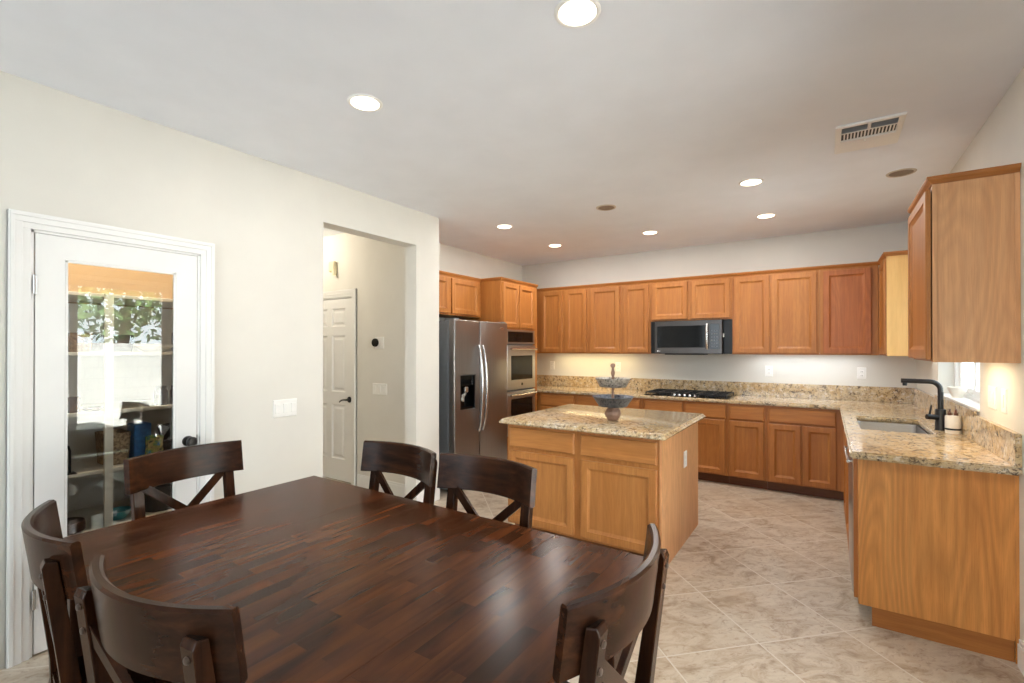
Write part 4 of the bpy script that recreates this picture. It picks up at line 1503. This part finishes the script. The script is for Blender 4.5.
for x, y, lab in ((-0.777, 1.615, 'lit recessed ceiling light above the dining table, nearest the sink side'),
                  (-1.975, 1.610, 'lit recessed ceiling light above the dining table, nearest the pantry'),
                  (-2.775, 4.040, 'lit recessed ceiling light in front of the refrigerator'),
                  (-2.771, 5.130, 'lit recessed ceiling light in front of the wall ovens'),
                  (-1.600, 5.130, 'lit recessed ceiling light in front of the cooktop'),
                  (-0.475, 4.000, 'lit recessed ceiling light between the island and the sink'),
                  (-0.477, 5.090, 'lit recessed ceiling light before the corner upper cabinets')):
    downlight(x, y, True, lab)
downlight(-1.643, 4.000, False, 'unlit recessed ceiling light above the island')
downlight(0.449, 4.380, False, 'unlit recessed ceiling light above the sink')

t = thing('ceiling_vent', 'white rectangular air register in the ceiling before the sink', 'vent', (0.205, 3.49, CE - 0.01))
VX0, VX1, VY0, VY1 = 0.045, 0.362, 3.265, 3.700
obj('vent_frame', MB().cells([VX0, VX0 + 0.03, VX1 - 0.03, VX1], [VY0, VY0 + 0.03, VY1 - 0.20, VY1], {(1, 1)}, CE, CE - 0.012, 'z', 0.004), m_plate, t)
m_vgrey = plain('grey_vent_finish', (176, 178, 182), 0.6)  # even grey for the vent backing and slats
obj('backing', MB().box(VX0 + 0.028, VY0 + 0.028, CE - 0.0016, VX1 - 0.028, VY1 - 0.198, CE - 0.0004), m_vgrey, t)
ymid = VY0 + 0.125
obj('divider', MB().box(VX0 + 0.03, ymid - 0.004, CE - 0.008, VX1 - 0.03, ymid + 0.004, CE - 0.0017).box((VX0 + VX1) / 2 - 0.008, VY0 + 0.03, CE - 0.008, (VX0 + VX1) / 2 + 0.008, ymid - 0.004, CE - 0.0017), m_plate, t)
for k in range(5):
    y = VY0 + 0.045 + k * 0.016
    m = Matrix.Translation((0, y, CE - 0.005)) @ Matrix.Rotation(0.8, 4, 'X')
    obj('slat', MB().box(VX0 + 0.03, -0.005, -0.0005, VX1 - 0.03, 0.005, 0.0005, mat=m), m_vgrey, t)
mb = MB()
for k in range(15):
    x = VX0 + 0.042 + k * 0.0165
    mb.box(x, ymid + 0.006, CE - 0.0068, x + 0.007, VY1 - 0.204, CE - 0.0017)
obj('fin', mb, m_plate, t)
obj('opening', MB().box(VX0 + 0.031, ymid + 0.005, CE - 0.0024, VX1 - 0.031, VY1 - 0.201, CE - 0.0016), m_blackplastic, t)
obj('damper_lever', MB().box(0.19, 3.535, CE - 0.018, 0.20, 3.55, CE - 0.007), m_plate, t)

# ------------------------------------------------------------------ pantry shelves and what is on them
PSX = -3.50
m_shelf = plain('white_shelf_board', (224, 216, 204), 0.5, var=0.03)
SHZ = (0.42, 0.755, 1.095, 1.437, 1.775)
for z, lab in zip(SHZ, ('lowest white pantry shelf', 'white pantry shelf second from the bottom', 'white middle pantry shelf', 'white pantry shelf second from the top', 'topmost white pantry shelf below the warm-tinted wall')):
    o = obj('pantry_shelf', MB().box(PBX + 0.001, 0.301, z - 0.02, PSX, 1.799, z, 0.002), m_shelf)
    tag(o, lab, 'shelf', 'pantry shelves')
o = obj('shelf_upright', MB().box(PSX, 0.985, 0.0, PSX + 0.02, 1.025, 1.775, 0.002), m_shelf)
tag(o, 'white upright post in front of the pantry shelves', 'shelf post')

def simple(name, mb, mat, label, cat, smooth=True, group=None):
    o = obj(name, mb, mat, None, smooth)
    return tag(o, label, cat, group)

m_teal = plain('teal_glaze', (40, 132, 142), 0.3, var=0.25)
m_blue = plain('blue_print_box', (44, 110, 176), 0.5, var=0.35, vs_=30)
m_multi = None
t_ = NT('colourful_printed_bag')
vv = t_.coords()
m_multi = t_.finish(t_.ramp(t_.noise(vv, 22.0, 3), [(0.35, srgb(30, 120, 170)), (0.47, srgb(120, 150, 70)), (0.56, srgb(190, 170, 110)), (0.66, srgb(40, 70, 60))]), 0.5)
t_ = NT('woven_wicker')
vv = t_.coords((1, 1, 1.0), rnd=False)
m_wicker = t_.finish(t_.ramp(t_.noise(vv, 70.0, 3), [(0.35, srgb(110, 84, 62)), (0.6, srgb(176, 146, 112))]), 0.7)
m_whitecer = plain('white_ceramic', (232, 230, 226), 0.25, var=0.03)
m_jar = plain('smoky_jar', (84, 76, 70), 0.2, var=0.3)
m_grey = plain('grey_fabric', (96, 92, 92), 0.8, var=0.2)
m_darkbrown = plain('dark_brown_wood', (74, 44, 32), 0.45, var=0.25)
def crate(x, y, z, w, d, h, mat, name, label, cat, flare=0.01):
    mb = MB()
    b = bmesh.new()
    prof = [(0.0 + flare, 0), (0.0, h), (0.006, h), (0.006 + flare, 0.008)]
    rings = []
    for ins, hh in prof:
        rings.append([b.verts.new(p) for p in rrect(x - d / 2 + ins, y - w / 2 + ins, x + d / 2 - ins, y + w / 2 - ins, 0.02, z + hh, 4)])
    for p, q in zip(rings, rings[1:]):
        n = len(p)
        for k in range(n):
            b.faces.new((p[k], p[(k + 1) % n], q[(k + 1) % n], q[k]))
    b.faces.new(rings[0]); b.faces.new(rings[-1])
    bmesh.ops.recalc_face_normals(b, faces=b.faces)
    mb._merge(b)
    return simple(name, mb, mat, label, cat)
zz = SHZ[1]
crate(-3.66, 1.075, zz, 0.13, 0.20, 0.19, m_wicker, 'basket', 'brown basket on the shelf beside the blue box', 'basket')
simple('printed_box', MB().box(-3.66, 1.145, zz, -3.54, 1.235, zz + 0.235, 0.006), m_blue, 'blue printed box on the pantry shelf behind the chair', 'box', False)
simple('snack_bag', MB().prism([(1.19, zz), (1.29, zz), (1.285, zz + 0.10), (1.29, zz + 0.155), (1.195, zz + 0.16), (1.197, zz + 0.09)], -3.53, -3.505, 'x', 0.006), m_multi, 'small green and tan printed bag before the blue box', 'bag')
t = thing('hand_blender', 'black kitchen appliance lying on the shelf beside the printed bag', 'appliance', (-3.62, 1.40, zz))
obj('motor_body', MB().tube([(-3.64, 1.30, zz + 0.055), (-3.60, 1.42, zz + 0.055), (-3.57, 1.50, zz + 0.05)], [0.045, 0.052, 0.03], 16), m_blackplastic, t, True)
obj('stand', MB().box(-3.70, 1.32, zz, -3.58, 1.43, zz + 0.02, 0.005).tube([(-3.66, 1.36, zz + 0.02), (-3.665, 1.345, zz + 0.2)], [0.025, 0.035], 14), m_blackplastic, t, True)
simple('hook_stand', MB().tube([(-3.53, 0.845, zz + 0.001), (-3.53, 0.845, zz + 0.13), (-3.53, 0.838, zz + 0.155), (-3.53, 0.82, zz + 0.16), (-3.53, 0.81, zz + 0.145)], 0.006, 8).box(-3.56, 0.82, zz, -3.50, 0.87, zz + 0.006, 0.002), m_black, 'small black metal hook stand on the pantry shelf', 'hook')
zz = SHZ[0]
simple('teal_bowl', MB().lathe([(0, 0), (0.035, 0), (0.05, 0.02), (0.068, 0.055), (0.064, 0.055), (0.045, 0.022), (0, 0.012)], -3.60, 1.085, 28, 'z', zz), m_teal, 'teal bowl on the lowest pantry shelf', 'bowl')
simple('round_board', MB().lathe([(0, 0), (0.085, 0), (0.095, 0.008), (0.095, 0.05), (0.09, 0.058), (0, 0.058)], -3.58, 0.83, 32, 'z', zz), m_darkbrown, 'round dark brown wooden tray on the lowest pantry shelf', 'tray')
simple('stock_pot', MB().lathe([(0, 0), (0.085, 0), (0.09, 0.006), (0.09, 0.15), (0.094, 0.154), (0.085, 0.154), (0.084, 0.01), (0, 0.01)], -3.62, 1.31, 28, 'z', zz), m_grey, 'grey pot on the lowest pantry shelf', 'pot')
zz = SHZ[2]
simple('mug', MB().lathe([(0, 0), (0.03, 0), (0.034, 0.01), (0.036, 0.085), (0.033, 0.085), (0.03, 0.012), (0, 0.01)], -3.56, 0.86, 24, 'z', zz), m_darkbrown, 'dark brown mug on the middle pantry shelf', 'mug')
simple('saucer', MB().lathe([(0, 0), (0.03, 0), (0.055, 0.018), (0.052, 0.02), (0.03, 0.006), (0, 0.006)], -3.56, 0.95, 24, 'z', zz), m_jar, 'dark saucer beside the mug on the middle pantry shelf', 'plate')
for k, (y, mt, lab) in enumerate(((1.30, m_jar, 'smoky glass jar on the middle pantry shelf, nearer the post'), (1.385, m_darkbrown, 'brown glass jar on the middle pantry shelf, nearer the knob'))):
    simple('jar', MB().lathe([(0, 0), (0.032, 0), (0.036, 0.01), (0.036, 0.085), (0.028, 0.1), (0.028, 0.12), (0, 0.12)], -3.58, y, 24, 'z', zz), mt, lab, 'jar')
zz = SHZ[3]
crate(-3.64, 0.91, zz, 0.10, 0.16, 0.11, m_wicker, 'basket', 'small brown basket on the shelf under the topmost one', 'basket')
crate(-3.80, 1.10, zz, 0.20, 0.22, 0.105, m_grey, 'storage_bin', 'grey fabric bin on the shelf under the topmost one', 'bin')
simple('serving_dish', MB().lathe([(0, 0), (0.05, 0), (0.10, 0.03), (0.105, 0.045), (0.10, 0.045), (0.05, 0.01), (0, 0.008)], -3.61, 1.27, 32, 'z', zz), m_whitecer, 'white serving dish on the shelf under the topmost one', 'dish')
simple('jar', MB().lathe([(0, 0), (0.034, 0), (0.038, 0.01), (0.038, 0.12), (0.03, 0.135), (0.03, 0.155), (0, 0.155)], -3.60, 1.405, 24, 'z', zz), m_jar, 'tall smoky jar on the shelf under the topmost one', 'jar')

# lamps out of view: pantry ceiling bulb and hallway ceiling light
def bulb_fixture(x, y, label, power, color):
    t = thing('flush_ceiling_light', label, 'ceiling light', (x, y, CE - 0.09))
    obj('canopy', MB().lathe([(0, -0.02), (0.06, -0.02), (0.065, -0.001), (0, -0.001)], x, y, 28, 'z', CE), m_plate, t, True)
    obj('globe', MB().lathe([(0, -0.09), (0.03, -0.085), (0.05, -0.06), (0.045, -0.03), (0.03, -0.02), (0, -0.02)], x, y, 28, 'z', CE), m_lamp, t, True)
    d = bpy.data.lights.new('ceiling_bulb', 'POINT')
    d.energy = power
    d.color = color
    d.shadow_soft_size = 0.04
    l = bpy.data.objects.new('ceiling_bulb', d)
    COL.objects.link(l)
    l.location = (x, y, CE - 0.14)
bulb_fixture(-3.385, 1.05, 'globe light on the pantry ceiling', 34.0, (1.0, 0.86, 0.66))
bulb_fixture(-4.75, 2.70, 'globe light on the hallway ceiling', 15.0, (1.0, 0.88, 0.70))

# ------------------------------------------------------------------ outdoors beyond the patio door and windows
m_patio = paint('patio_concrete', (206, 205, 203), 0.9)
struct('ground', MB().box(XR + 0.16, -14, -0.2, 16, 16, -0.10), m_patio, 'pale concrete patio outside', 'patio')
struct('garden_wall', MB().box(5.0, -8, -0.10, 5.2, 12, 1.56), m_block, 'white block garden wall facing the patio door', 'wall')
struct('garden_wall_side', MB().box(XR + 0.3, 9.0, -0.10, 5.0, 9.2, 2.2), m_block, 'white block garden wall beyond the sink window', 'wall')
m_leaf = plain('green_leaves', (96, 124, 70), 0.7, var=0.5, vs_=6)
m_bark = plain('brown_bark', (92, 72, 56), 0.9, var=0.3)
random.seed(4)
def tree(x, y, h, r, label):
    t = thing('garden_tree', label, 'tree', (x, y, -0.10), 'trees behind the garden wall')
    obj('trunk', MB().tube([(x, y, -0.1), (x + 0.1, y, h * 0.4), (x, y + 0.1, h * 0.75)], [0.16, 0.12, 0.05], 10), m_bark, t, True)
    mb = MB()
    b = bmesh.new()
    for k in range(1500):
        d = Vector((random.gauss(0, 1), random.gauss(0, 1), random.gauss(0, 1))).normalized() * (random.random() ** 0.4) * r
        p = Vector((x, y, h * 0.72)) + Vector((d.x, d.y, d.z * 0.9))
        u = Vector((random.gauss(0, 1), random.gauss(0, 1), random.gauss(0, 1))).normalized()
        w = u.orthogonal().normalized()
        s = 0.11
        b.faces.new([b.verts.new(p + u * s), b.verts.new(p + w * s * 0.5), b.verts.new(p - u * s), b.verts.new(p - w * s * 0.5)])
    mb._merge(b)
    obj('foliage', mb, m_leaf, t)
tree(7.6, 4.3, 4.0, 1.5, 'leafy green tree behind the garden wall, opposite the pantry door')
tree(8.4, 7.9, 4.4, 1.6, 'leafy green tree behind the garden wall, opposite the hallway opening')

for o in bpy.data.objects:
    if '_o' in o:
        del o['_o']
